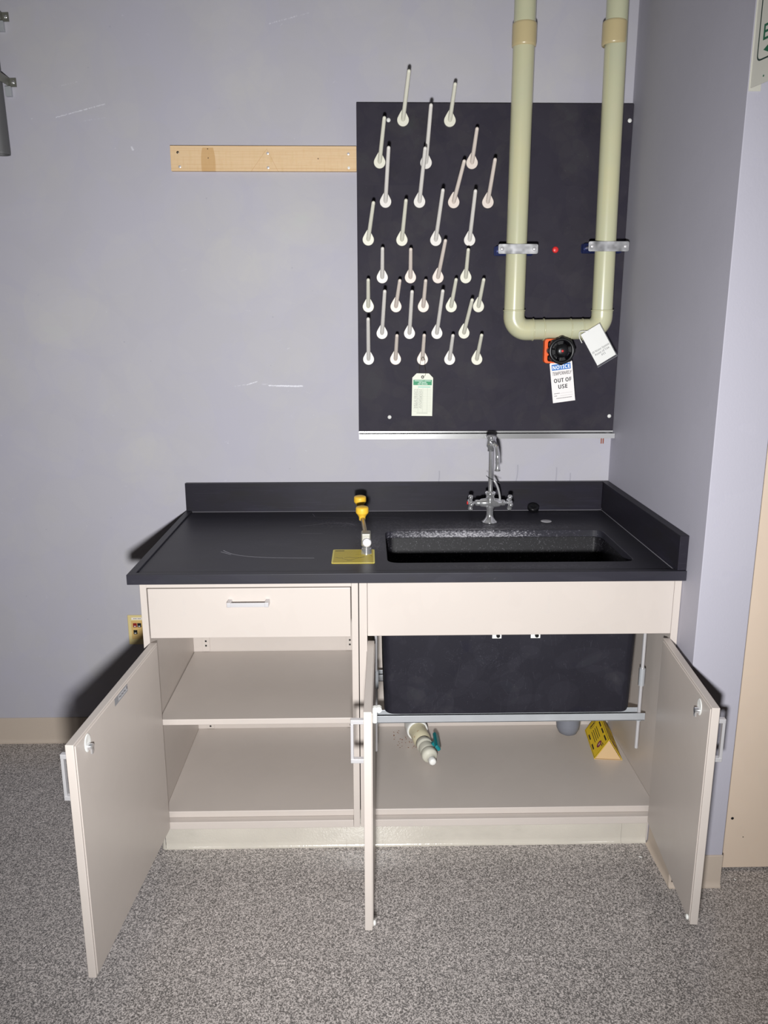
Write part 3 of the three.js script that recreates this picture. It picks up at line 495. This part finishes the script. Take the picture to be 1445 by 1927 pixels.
{
  const t = canvasTex(512, 512, (x, w, h) => {
    x.fillStyle = 'rgb(206,184,60)'; x.fillRect(0, 0, w, h);
    for (let i = 0; i < 300; i++) { x.fillStyle = `rgba(${rnd() < 0.5 ? '150,130,40' : '230,210,110'},0.12)`; x.fillRect(rnd() * w, rnd() * h, rr(4, 50), rr(2, 10)); }
    x.strokeStyle = 'rgb(240,226,120)'; x.lineWidth = 16; x.strokeRect(10, 10, w - 20, h - 20);
    x.fillStyle = 'rgb(40,34,12)'; x.fillRect(30, 42, 110, 20);
    x.strokeStyle = 'rgba(60,44,14,0.9)'; x.lineWidth = 9; x.lineJoin = 'round';
    x.beginPath(); x.moveTo(40, 300); x.lineTo(90, 330); x.lineTo(130, 318); x.stroke();
    x.beginPath(); x.moveTo(150, 318); x.lineTo(210, 296); x.lineTo(250, 320); x.lineTo(300, 308); x.lineTo(340, 318); x.lineTo(390, 284); x.stroke();
    x.lineWidth = 6; x.beginPath(); x.moveTo(120, 350); x.lineTo(200, 400); x.lineTo(270, 370); x.lineTo(350, 300); x.moveTo(280, 200); x.lineTo(360, 212); x.moveTo(440, 190); x.lineTo(480, 260); x.stroke();
    for (let i = 0; i < 8; i++) x.fillRect(180 + i * 9, 420, 5, 12);
  });
  const s = new THREE.Shape(), w = 0.0615, d = 0.068, r = 0.007;
  s.moveTo(-w + r, -d); s.lineTo(w - r, -d); s.quadraticCurveTo(w, -d, w, -d + r); s.lineTo(w, d - r); s.quadraticCurveTo(w, d, w - r, d); s.lineTo(-w + r, d); s.quadraticCurveTo(-w, d, -w, d - r); s.lineTo(-w, -d + r); s.quadraticCurveTo(-w, -d, -w + r, -d);
  const g = new THREE.ExtrudeGeometry(s, { depth: 0.0014, bevelEnabled: false, curveSegments: 6 }); const p = g.attributes.position, uv = g.attributes.uv; for (let i = 0; i < p.count; i++) uv.setXY(i, 0.5 + p.getX(i) / 2 / w, 0.5 + p.getY(i) / 2 / d);
  g.rotateX(-Math.PI / 2);
  const m = mesh('instruction_plate', g, std({ map: t, roughness: 0.45 })); m.position.set(0.0025, TOP + 0.0002, 0.588); tag(m, 'worn yellow instruction plate under the eyewash', 'plate');
}
tag((() => { const m = mesh('rubber_stopper', lathe([[0, 0], [0.019, 0], [0.0205, 0.002], [0.0205, 0.011], [0.018, 0.0135], [0.009, 0.0135], [0.008, 0.011], [0, 0.011]], 32), mBlackPl); m.position.set(0.6317, 0.9195, 0.0465); m.rotation.x = 0.5; return m; })(), 'black round stopper leaning on the backsplash right of the faucet', 'stopper');
tag((() => { const m = mesh('hole_plug', lathe([[0, 0.002], [0.014, 0.002], [0.018, 0.001], [0.0185, 0]], 32), mSatin); m.position.set(0.6491, TOP + 0.0003, 0.186); return m; })(), 'silver hole plug in the counter between faucet and side splash', 'plug');

// ------------------------------------------------------------------ drying rack
{
  const c = tag(group('drying_rack', 0, 0, 0), 'black wall-mounted pegboard drying rack with white angled pegs', 'drying rack');
  const bd = mesh('panel', bb(0.0148, 0.9055, 1.1962, 2.2475, 0.001, 0.025, 0.002), mBoard, c);
  const PEG = [[0.164, 2.195, 0.176, 2.304, 0.162], [0.314, 2.194, 0.319, 2.277, 0.13], [0.089, 2.069, 0.102, 2.175, 0.158], [0.239, 2.068, 0.241, 2.203, 0.193], [0.388, 2.068, 0.389, 2.151, 0.131], [0.108, 1.949, 0.114, 2.084, 0.193], [0.219, 1.949, 0.225, 2.083, 0.191], [0.331, 1.948, 0.349, 2.053, 0.156], [0.443, 1.948, 0.443, 2.057, 0.162], [0.051, 1.831, 0.068, 1.932, 0.153], [0.162, 1.83, 0.169, 1.938, 0.161], [0.274, 1.83, 0.281, 1.964, 0.191], [0.386, 1.83, 0.381, 1.962, 0.19], [0.097, 1.711, 0.096, 1.797, 0.135], [0.191, 1.711, 0.186, 1.795, 0.132], [0.283, 1.711, 0.294, 1.819, 0.161], [0.376, 1.711, 0.37, 1.794, 0.131], [0.05, 1.617, 0.05, 1.701, 0.132], [0.143, 1.617, 0.152, 1.699, 0.13], [0.235, 1.617, 0.235, 1.699, 0.13], [0.329, 1.617, 0.333, 1.702, 0.133], [0.421, 1.617, 0.422, 1.702, 0.133], [0.096, 1.529, 0.102, 1.664, 0.193], [0.189, 1.529, 0.188, 1.663, 0.192], [0.282, 1.529, 0.285, 1.665, 0.195], [0.374, 1.53, 0.383, 1.638, 0.161], [0.05, 1.443, 0.049, 1.579, 0.195], [0.142, 1.443, 0.143, 1.526, 0.131], [0.234, 1.442, 0.232, 1.527, 0.132], [0.327, 1.442, 0.326, 1.526, 0.132], [0.42, 1.442, 0.42, 1.527, 0.133]];
  const pink = [7, 14, 15, 18, 19, 27, 28, 4, 8], white = [3, 5, 6, 11, 12, 13, 22, 23, 24, 26, 29];
  const ts = new THREE.Shape(); ts.absarc(0, 0, 0.0188, Math.PI * 0.86, Math.PI * 2.14, false); ts.quadraticCurveTo(0.0095, 0.0225, 0.0035, 0.0305); ts.quadraticCurveTo(0, 0.0335, -0.0035, 0.0305); ts.quadraticCurveTo(-0.0095, 0.0225, -0.0188 * Math.cos(Math.PI * 0.14), 0.0188 * Math.sin(Math.PI * 0.14));
  const drop = extrude(ts, 0.0058, 0.0012, 10);
  PEG.forEach(([bx, by, tx, ty, tz], i) => {
    const m = mPegs[pink.includes(i) ? 2 : white.includes(i) ? 1 : 0];
    const p = mesh('peg', drop, m, c); p.position.set(bx, by, 0.0252);
    const tip = V(tx - bx, ty - by, tz - 0.0252), dir = tip.clone().normalize(), len = tip.length();
    const g = latheAt([[0, -0.004], [0.0072, -0.004], [0.0068, 0.02], [0.0058, len - 0.008], [0.0052, len - 0.003], [0.003, len - 0.0004], [0, len]], V(0, 0.001, 0.004), dir, 16);
    mesh('rod', g, m, p);
  });
  const screw = lathe([[0, 0.0035], [0.003, 0.0034], [0.0038, 0.002], [0.0062, 0.0012], [0.0066, 0]], 18).rotateX(Math.PI / 2);
  for (const [x, y] of [[0.1176, 2.1958], [0.8945, 2.1971], [0.1219, 1.2446], [0.8895, 1.2459]]) { const s = mesh('screw', screw, mWhitePl, c); s.position.set(x, y, 0.0252); }
  const rd = mesh('red_cap', lathe([[0, 0.006], [0.007, 0.0055], [0.0095, 0.003], [0.0105, 0]], 22).rotateX(Math.PI / 2), mRed, c); rd.position.set(0.6735, 1.8002, 0.0252); rd.userData.label = 'red round cap between the pipes';
  mesh('edge_strip', bb(0.014, 0.9058, 1.1895, 1.1958, 0.0015, 0.0272, 0.0006), mRail, c);
  const pr = new THREE.Shape(); [[0.0015, 1.192], [0.0015, 1.1715], [0.0505, 1.1715], [0.0505, 1.1885], [0.0490, 1.1885], [0.0490, 1.173], [0.003, 1.173], [0.003, 1.192]].forEach(([z, y], i) => i ? pr.lineTo(-z, y) : pr.moveTo(-z, y)); pr.closePath();
  const tr = new THREE.ExtrudeGeometry(pr, { depth: 0.8895, bevelEnabled: false }); tr.rotateY(Math.PI / 2); tr.translate(0.0162, 0, 0);
  mesh('drip_trough', metreUV(tr), mRail, c).userData.label = 'polished steel drip trough';
  for (const x of [0.8655, 0.8722]) mesh('drain_tube', cyl(V(x, 1.15, 0.03), V(x, 1.172, 0.03), 0.0018, 0.0018, 10), mCopper, c);
}

// ------------------------------------------------------------------ looped plastic pipe, its clamps, valve and tags
{
  const c = tag(group('pipe_loop', 0, 0, 0), 'pale yellow-green plastic pipe forming a U over the drying rack', 'pipe');
  const ZC = 0.085, R = 0.0334, xl = 0.5325, xr = 0.8255, yb = 1.5415, rc = 0.044;
  const lt = V(xl + 0.001, H, ZC), rt = V(0.8105, H, ZC);
  mesh('riser_pipe', cyl(V(xl, yb + rc, ZC), lt, R, R, 40), mPipe, c);
  mesh('riser_pipe', cyl(V(xr, yb + rc, ZC), rt, R, R, 40), mPipe, c);
  mesh('cross_pipe', cyl(V(xl + rc, yb, ZC), V(xr - rc, yb + 0.002, ZC), R, R, 40), mPipe, c);
  const elbow = (s) => { const pts = []; const cx = s < 0 ? xl + rc : xr - rc; for (let i = 0; i <= 14; i++) { const a = i / 14 * Math.PI / 2; pts.push(V(cx + s * rc * Math.cos(a), yb + rc - rc * Math.sin(a), ZC)); } pts.unshift(V(cx + s * rc, yb + rc + 0.018, ZC)); pts.push(V(cx - s * 0.02, yb, ZC)); return tube(pts, R + 0.0014, 48, 36); };
  mesh('elbow', elbow(-1), mPipe, c); mesh('elbow', elbow(1), mPipe, c);
  const bead = (p, dir, r = R + 0.0015, t = 0.0022) => { const g = new THREE.TorusGeometry(r, t, 8, 40); g.applyQuaternion(new THREE.Quaternion().setFromUnitVectors(V(0, 0, 1), dir)); g.translate(p.x, p.y, p.z); return g; };
  const UP = V(0, 1, 0), RT = V(1, 0, 0);
  for (const [p, d] of [[V(xl, yb + rc + 0.018, ZC), UP], [V(xr, yb + rc + 0.018, ZC), UP], [V(xl + rc + 0.02, yb, ZC), RT], [V(xr - rc - 0.02, yb, ZC), RT], [V(0.632, yb, ZC), RT], [V(0.722, yb, ZC), RT]]) mesh('weld_bead', bead(p, d), mPipe, c);
  for (const [x, y0, y1] of [[xl + 0.001, 2.3925, 2.4557], [0.8115, 2.398, 2.462]]) mesh('coupling', lathe([[R, y0 - 0.002], [R + 0.0035, y0], [R + 0.0042, y0 + 0.006], [R + 0.0042, y1 - 0.006], [R + 0.0035, y1], [R, y1 + 0.002]], 40).translate(x, 0, ZC), mCoupling, c);
  const v = group('valve', 0.68, 0, 0, c);
  mesh('valve_body', merge([cyl(V(0, yb - 0.028, ZC), V(0, 1.475, ZC), 0.017), cyl(V(0, 1.475, 0.062), V(0, 1.475, 0.125), 0.022), cyl(V(0, 1.475, 0.125), V(0, 1.475, 0.15), 0.009)]), mBlackPl, v);
  const lobes = new THREE.Shape(); for (let i = 0; i <= 120; i++) { const a = i / 120 * Math.PI * 2, r = 0.0435 + 0.0032 * Math.cos(8 * a); i ? lobes.lineTo(r * Math.cos(a), r * Math.sin(a)) : lobes.moveTo(r, 0); }
  for (let k = 0; k < 4; k++) { const h = new THREE.Path(), a0 = k * Math.PI / 2 + 0.55, a1 = a0 + 0.8; h.absarc(0, 0, 0.033, a0, a1, false); h.absarc(0, 0, 0.0235, a1, a0, true); lobes.holes.push(h); }
  const wheel = extrude(lobes, 0.013, 0.003, 12); wheel.translate(0, 1.475, 0.142);
  mesh('handwheel', merge([wheel, latheAt([[0.022, 0.0], [0.021, 0.008], [0.014, 0.013], [0.008, 0.0145], [0, 0.015]], V(0, 1.475, 0.155), V(0, 0, 1), 30), new THREE.TorusGeometry(0.0375, 0.006, 12, 48).translate(0, 1.475, 0.156)]), mBlackPl, v).userData.label = 'black lobed handwheel';
  mesh('index_dot', latheAt([[0, 0.002], [0.003, 0.0018], [0.004, 0]], V(0, 1.475, 0.1695), V(0, 0, 1), 16), mRed, v);
}
for (const [x0, x1, y0, y1, lab, back] of [[0.468, 0.596, 1.780, 1.8105, 'steel pipe clamp on the left riser of the plastic pipe', 0.4687], [0.7585, 0.8895, 1.788, 1.819, 'steel pipe clamp with blue back plate on the right riser', 0.7538]]) {
  const c = tag(group('pipe_clamp', 0, 0, 0), lab, 'pipe clamp', 'clamps on the plastic pipe');
  const round = (a, b, d0, d1) => { const s = new THREE.Shape(), r = 0.006; s.moveTo(a + r, y0); s.lineTo(b - r, y0); s.quadraticCurveTo(b, y0, b, y0 + r); s.lineTo(b, y1 - r); s.quadraticCurveTo(b, y1, b - r, y1); s.lineTo(a + r, y1); s.quadraticCurveTo(a, y1, a, y1 - r); s.lineTo(a, y0 + r); s.quadraticCurveTo(a, y0, a + r, y0); const g = extrude(s, d1 - d0 - 0.0012, 0.0006, 6); g.translate(0, 0, d0 + 0.0006); return g; };
  mesh('front_plate', round(x0, x1, 0.1186, 0.1225), mSteelPlate, c);
  mesh('back_plate', merge([round(x0, x1, 0.0255, 0.029), round(x0 + 0.002, x1 - 0.002, 0.0475, 0.0512)]), mBluePlate, c);
  for (const x of [x0 + 0.012, x1 - 0.012]) { const y = (y0 + y1) / 2; mesh('bolt', merge([cyl(V(x, y, 0.026), V(x, y, 0.1225), 0.004), latheAt([[0.0065, 0], [0.0062, 0.002], [0.004, 0.0036], [0, 0.0042]], V(x, y, 0.1225), V(0, 0, 1), 16)]), mSatin, c); }
}
{
  const c = group('lockout_device', 0.652, 1.4735, 0.112); tag(c, 'orange lockout bracket hooked round the black valve handwheel', 'lockout');
  const s = new THREE.Shape(); s.moveTo(0.03, 0.0395); s.lineTo(-0.012, 0.0395); s.quadraticCurveTo(-0.0235, 0.0395, -0.0235, 0.028); s.lineTo(-0.0235, -0.028); s.quadraticCurveTo(-0.0235, -0.0395, -0.012, -0.0395); s.lineTo(0.03, -0.0395); s.lineTo(0.03, -0.0335); s.lineTo(-0.004, -0.0335); s.quadraticCurveTo(-0.0125, -0.0335, -0.0125, -0.025); s.lineTo(-0.0125, -0.016); s.lineTo(-0.008, -0.012); s.lineTo(-0.0125, -0.007); s.lineTo(-0.0125, 0.025); s.quadraticCurveTo(-0.0125, 0.0335, -0.004, 0.0335); s.lineTo(0.03, 0.0335); s.closePath();
  mesh('bracket', extrude(s, 0.022, 0.0012, 6), mOrange, c);
  const bl = new THREE.Shape(); [[-0.0085, 0.027], [-0.004, 0.0315], [0.02, 0.0315], [0.02, -0.0315], [-0.004, -0.0315], [-0.0095, -0.026], [-0.007, -0.019], [-0.001, -0.014], [-0.0085, -0.008], [-0.0095, 0.004], [-0.0035, 0.011], [-0.009, 0.018]].forEach(([a, b], i) => i ? bl.lineTo(a, b) : bl.moveTo(a, b)); bl.closePath();
  const bg = extrude(bl, 0.012, 0.0015, 4); bg.translate(0, 0, 0.008); mesh('clamp_jaw', bg, mBlackPl, c);
}
function tagCard(name, w, h, x, y, z, rot, draw, label, cat, clip) {
  const c = tag(group(name, x, y, z), label, cat); c.rotation.z = rot;
  const s = new THREE.Shape(), a = w / 2, b = h / 2, k = clip;
  s.moveTo(-a, -b); s.lineTo(a, -b); s.lineTo(a, b - k); s.lineTo(a - k, b); s.lineTo(-a + k, b); s.lineTo(-a, b - k); s.closePath();
  const g = new THREE.ExtrudeGeometry(s, { depth: 0.0005, bevelEnabled: false }), p = g.attributes.position, uv = g.attributes.uv;
  for (let i = 0; i < p.count; i++) uv.setXY(i, 0.5 + p.getX(i) / w, 0.5 + p.getY(i) / h);
  const H2 = 1024, W2 = Math.round(H2 * w / h);
  mesh('card', g, std({ map: canvasTex(W2, H2, draw), roughness: 0.55 }), c);
  return c;
}
{
  const t = tagCard('notice_tag', 0.0745, 0.1335, 0.693, 1.3737, 0.134, 0.133, (x, w, h) => {
    x.fillStyle = 'rgb(236,232,230)'; x.fillRect(0, 0, w, h);
    x.fillStyle = 'rgb(40,112,190)'; x.fillRect(44, 56, w - 88, 150);
    x.fillStyle = 'rgb(246,246,250)'; x.textAlign = 'center'; x.textBaseline = 'middle'; x.font = 'bold 128px sans-serif'; x.fillText('NOTICE', w / 2, 136, w - 110);
    x.fillStyle = 'rgb(60,44,44)'; x.font = 'italic 112px sans-serif'; x.fillText('TEMPORARILY', w / 2, 292, w - 84); x.strokeStyle = 'rgb(60,44,44)'; x.lineWidth = 3; x.strokeText('TEMPORARILY', w / 2, 292, w - 84);
    x.fillStyle = 'rgb(16,16,18)'; x.font = 'bold 142px sans-serif'; x.fillText('OUT OF', w / 2 + 10, 470, w - 110); x.fillText('USE', w / 2, 630, 280);
    x.strokeStyle = 'rgb(150,140,140)'; x.lineWidth = 4; for (const y of [800, 862]) { x.beginPath(); x.moveTo(200, y); x.lineTo(w - 50, y); x.stroke(); }
    x.fillStyle = 'rgb(80,74,74)'; for (const [a, b, c2] of [[50, 784, 140], [50, 846, 70], [100, 912, 380]]) for (let q = a; q < a + c2; q += 18) x.fillRect(q, b, 13, 16);
  }, 'white and blue NOTICE TEMPORARILY OUT OF USE tag hanging under the valve', 'tag', 0.004);
  mesh('tie', tube([V(0.002, 0.0635, 0.001), V(0.0, 0.08, 0.002), V(-0.008, 0.09, -0.012), V(-0.012, 0.083, -0.018)], 0.0012, 16, 8), mBlackPl, t);
}
{
  const t = tagCard('label_card', 0.069, 0.1165, 0.8035, 1.4945, 0.142, 0.548, (x, w, h) => {
    x.fillStyle = 'rgb(226,226,222)'; x.fillRect(0, 0, w, h);
    x.fillStyle = 'rgb(30,30,34)'; x.textAlign = 'center'; x.textBaseline = 'middle'; x.font = '82px serif';
    x.fillText('DI Water System', w / 2 + 6, 640, w - 50); x.fillText('Point of Use', w / 2 + 6, 730, w - 120); x.fillText('#11', w / 2 + 6, 816);
  }, 'white card in a clear sleeve hung tilted on the pipe elbow', 'card', 0.0005);
  mesh('sleeve', bb(-0.0365, 0.0365, -0.0645, 0.0595, 0.0008, 0.0012, 0), mClear, t);
  mesh('sleeve_edge', merge([bb(-0.0365, 0.0365, -0.0648, -0.0638, 0.0002, 0.0012, 0), bb(0.0358, 0.0366, -0.0645, 0.0595, 0.0002, 0.0012, 0)]), std({ color: 0x8a8c90, roughness: 0.2 }), t);
  mesh('cord', tube([V(-0.006, 0.054, 0.0016), V(-0.03, 0.066, -0.01), V(-0.038, 0.05, -0.02), V(-0.04, 0.03, -0.018)], 0.0016, 24, 8), mWhitePl, t);
}
{
  const t = tagCard('inspection_tag', 0.0712, 0.1455, 0.2345, 1.3225, 0.0345, -0.012, (x, w, h) => {
    x.fillStyle = 'rgb(226,228,212)'; x.fillRect(0, 0, w, h);
    x.fillStyle = 'rgb(24,140,92)'; x.fillRect(28, 152, w - 56, 128); x.fillStyle = 'rgb(236,244,236)'; x.textAlign = 'center'; x.textBaseline = 'middle'; x.font = 'bold 38px sans-serif';
    x.fillText('EMERGENCY SHOWER', w / 2, 178, w - 90); x.fillText('EYE WASH', w / 2, 216, w - 240); x.fillText('TEST RECORD', w / 2, 254, w - 160);
    x.fillStyle = 'rgb(150,206,186)'; x.fillRect(140, 312, w - 200, 26);
    x.strokeStyle = 'rgba(120,126,116,0.8)'; x.lineWidth = 3; for (let i = 0; i < 16; i++) { const y = 378 + i * 36; x.beginPath(); x.moveTo(36, y); x.lineTo(w - 36, y); x.stroke(); }
    for (const q of [150, 262, 372]) { x.beginPath(); x.moveTo(q, 350); x.lineTo(q, 930); x.stroke(); }
    x.strokeStyle = 'rgb(30,32,36)'; x.lineWidth = 4; let s2 = 5; const q = () => { s2 = (s2 * 16807) % 2147483647; return s2 / 2147483647; };
    for (let i = 0; i < 13; i++) for (const [a, b] of [[48, 138], [166, 240]]) { let px = a, py = 396 + i * 36; x.beginPath(); x.moveTo(px, py); while (px < b) { px += 6 + q() * 10; x.lineTo(px, 396 + i * 36 + (q() - 0.5) * 26); } x.stroke(); }
    x.fillStyle = 'rgba(90,94,84,0.8)'; for (let i = 0; i < 15; i++) x.fillRect(120 + i * 18, 948, 12, 12);
  }, 'white inspection tag with green header wired to a bottom-row peg', 'tag', 0.0145);
  mesh('eyelet', lathe([[0.0026, 0], [0.0052, 0], [0.0048, 0.001], [0.003, 0.0012], [0.0026, 0]], 20).rotateX(Math.PI / 2).translate(-0.0005, 0.0605, 0.0006), mDark, t);
  mesh('wire', tube([V(-0.0005, 0.0605, 0.002), V(0.008, 0.066, 0.003), V(0.0095, 0.077, 0.006), V(0.005, 0.1, 0.018), V(0.004, 0.118, 0.027), V(-0.003, 0.129, 0.03), V(-0.009, 0.118, 0.024), V(-0.0115, 0.1, 0.012), V(-0.0125, 0.08, 0.003), V(-0.011, 0.074, 0.001)], 0.0007, 60, 6), mWire, t);
}

// ------------------------------------------------------------------ things on the walls
{
  const c = tag(group('wood_strip', 0, 0, 0), 'bare wooden mounting strip screwed to the wall beside the drying rack', 'wood strip');
  const g = bb(-0.5853, 0.0142, 2.0434, 2.1196, 0, 0.018, 0.0008); const p = g.attributes.position, uv = g.attributes.uv; for (let i = 0; i < p.count; i++) uv.setXY(i, (p.getX(i) + 0.5853) / 0.5995, (p.getY(i) - 2.0434) / 0.0762 + p.getZ(i));
  mesh('plank', g, mWood, c);
  const sc = lathe([[0, 0.0008], [0.0025, 0.0008], [0.0042, 0.0002], [0.0044, 0]], 14).rotateX(Math.PI / 2);
  for (const [x, y, w] of [[-0.561, 2.099, 0], [-0.557, 2.056, 1], [-0.272, 2.097, 1], [-0.272, 2.054, 1], [-0.012, 2.096, 1], [-0.011, 2.054, 2]]) { const s = mesh('screw', sc, w === 0 ? mWire : w === 1 ? mSatin : mWhitePl, c); s.position.set(x, y, 0.018); }
}
{
  const c = tag(group('wall_jack', -0.81, 0.4568, 0.0), 'ivory wall plate with red and black jacks left of the cabinet', 'wall plate');
  const mIv = std({ color: new THREE.Color('rgb(214,196,140)'), roughness: 0.4 });
  mesh('plate', bb(-0.035, 0.035, -0.0577, 0.0577, 0, 0.006, 0.003), mIv, c);
  mesh('insert', bb(-0.022, 0.022, -0.036, 0.036, 0.005, 0.0075, 0.001), std({ color: new THREE.Color('rgb(206,172,108)'), roughness: 0.45 }), c);
  const lt = canvasTex(128, 32, (x, w, h) => { x.fillStyle = 'rgb(232,224,214)'; x.fillRect(0, 0, w, h); x.fillStyle = 'rgb(70,64,60)'; for (let i = 0; i < 6; i++) x.fillRect(24 + i * 14 + (i > 2 ? 8 : 0), 12, 9, 9); });
  const pl = mesh('id_strip', new THREE.PlaneGeometry(0.04, 0.009), std({ map: lt, roughness: 0.5 }), c); pl.position.set(0, 0.0445, 0.0063);
  const jack = (x, y, m) => { const s = mesh('jack', merge([bb(x - 0.007, x + 0.007, y - 0.008, y + 0.008, 0.006, 0.0095, 0.001)]), m, c); mesh('jack_latch', bb(x - 0.0035, x + 0.0035, y - 0.005, y - 0.002, 0.0094, 0.0102, 0.0003), mWhitePl, s); return s; };
  jack(-0.008, 0.0195, std({ color: new THREE.Color('rgb(128,28,28)'), roughness: 0.4 })); jack(0.008, 0.0195, std({ color: 0x14161f, roughness: 0.4 })); jack(-0.008, -0.0075, std({ color: 0x1a1c16, roughness: 0.4 }));
}
{
  const c = tag(group('conduit', -1.108, 2.083, 0.06), 'dark grey open-ended tube clamped to the wall at the upper left', 'conduit'); c.rotation.z = 0.02;
  mesh('tube', lathe([[0.0255, 0.003], [0.0265, 0], [0.0285, 0], [0.0287, 0.004], [0.0287, H - 2.085], [0.0255, H - 2.085], [0.0255, 0.003]], 36), mTube, c);
  for (const y of [0.222, 0.408]) {
    const s = group('strap', 0, y, 0, c), pts = []; for (let i = 0; i <= 20; i++) { const a = -0.2 + i / 20 * (Math.PI + 0.4); pts.push([Math.cos(a) * 0.030, Math.sin(a) * 0.030]); }
    const sh = new THREE.Shape(); sh.moveTo(0.052, -0.058); sh.lineTo(0.052, -0.0555); sh.lineTo(0.0325, -0.0555); for (let i = 0; i <= 20; i++) { const a = i / 20 * Math.PI; sh.lineTo(Math.cos(a) * 0.0315, Math.sin(a) * 0.0315); } sh.lineTo(-0.0325, -0.0555); sh.lineTo(-0.052, -0.0555); sh.lineTo(-0.052, -0.058); sh.lineTo(-0.030, -0.058); for (let i = 20; i >= 0; i--) { const a = i / 20 * Math.PI; sh.lineTo(Math.cos(a) * 0.029, Math.sin(a) * 0.029); } sh.lineTo(0.030, -0.058); sh.closePath();
    const g = new THREE.ExtrudeGeometry(sh, { depth: 0.026, bevelEnabled: false, curveSegments: 4 }); g.rotateX(Math.PI / 2); g.scale(1, 1, 1); g.translate(0, 0.013, 0);
    mesh('band', metreUV(g), std({ color: 0x83837a, metalness: 0.6, roughness: 0.38 }), s);
    for (const x of [-0.042, 0.042]) mesh('screw', latheAt([[0.0055, 0], [0.005, 0.002], [0, 0.003]], V(x, 0, -0.0555), V(0, 0, 1), 14), mChrome, s);
    mesh('strut_tab', bb(0.018, 0.036, -0.042, -0.013, -0.0598, -0.045, 0.0008), mGalv, s);
  }
}
{
  const c = tag(group('projecting_sign', 0.909, 2.078, ZP), 'white projecting sign with green letter and arrow at the upper right', 'sign');
  const mS = std({ color: new THREE.Color('rgb(190,188,178)'), roughness: 0.4 });
  mesh('flange', bb(0.0, 0.028, 0, 0.235, 0.0002, 0.002, 0.0003), mS, c);
  const t = canvasTex(512, 512, (x, w, h) => {
    x.fillStyle = 'rgb(190,188,178)'; x.fillRect(0, 0, w, h);
    x.strokeStyle = 'rgb(12,40,32)'; x.lineWidth = 8; x.beginPath(); const a = 34, b = w - 34, e = h - 118, r = 30; x.moveTo(a, -20); x.lineTo(a, e - r); x.quadraticCurveTo(a, e, a + r, e); x.lineTo(b - r, e); x.quadraticCurveTo(b, e, b, e - r); x.lineTo(b, -20); x.stroke();
    x.fillStyle = 'rgb(10,84,56)'; x.font = '98px sans-serif'; x.textBaseline = 'alphabetic'; x.fillText('E', 58, h - 208); x.strokeStyle = 'rgb(10,84,56)'; x.lineWidth = 4; x.strokeText('E', 58, h - 208);
    x.beginPath(); x.moveTo(76, h - 160); x.lineTo(130, h - 186); x.lineTo(130, h - 172); x.lineTo(300, h - 172); x.lineTo(300, h - 148); x.lineTo(130, h - 148); x.lineTo(130, h - 134); x.fill();
    x.beginPath(); x.arc(98, h - 34, 5, 0, 7); x.fill();
  });
  const g = bb(0, 0.22, 0.006, 0.226, -0.001, 0.001, 0); const p = g.attributes.position, uv = g.attributes.uv; for (let i = 0; i < p.count; i++) uv.setXY(i, p.getX(i) / 0.22, (p.getY(i) - 0.006) / 0.22);
  const pn = mesh('sign_panel', g, std({ map: t, roughness: 0.4 }), c); pn.position.set(0.004, 0, 0.003); pn.rotation.y = -1.36;
}
for (const [x, z, s, l] of [[0.8601, 0.7248, 0.006, 'white paper fleck on the floor by the toe space'], [1.10, 0.83, 0.005, 'tiny white fleck on the floor in front of the beige door']]) {
  const g = new THREE.IcosahedronGeometry(s, 0); g.scale(1, 0.25, 0.6); g.translate(0, s * 0.22, 0); const m = mesh('paper_fleck', g, mWhitePl); m.position.set(x, 0, z); m.rotation.y = x * 7; tag(m, l, 'debris');
}

renderer.render(scene, camera);
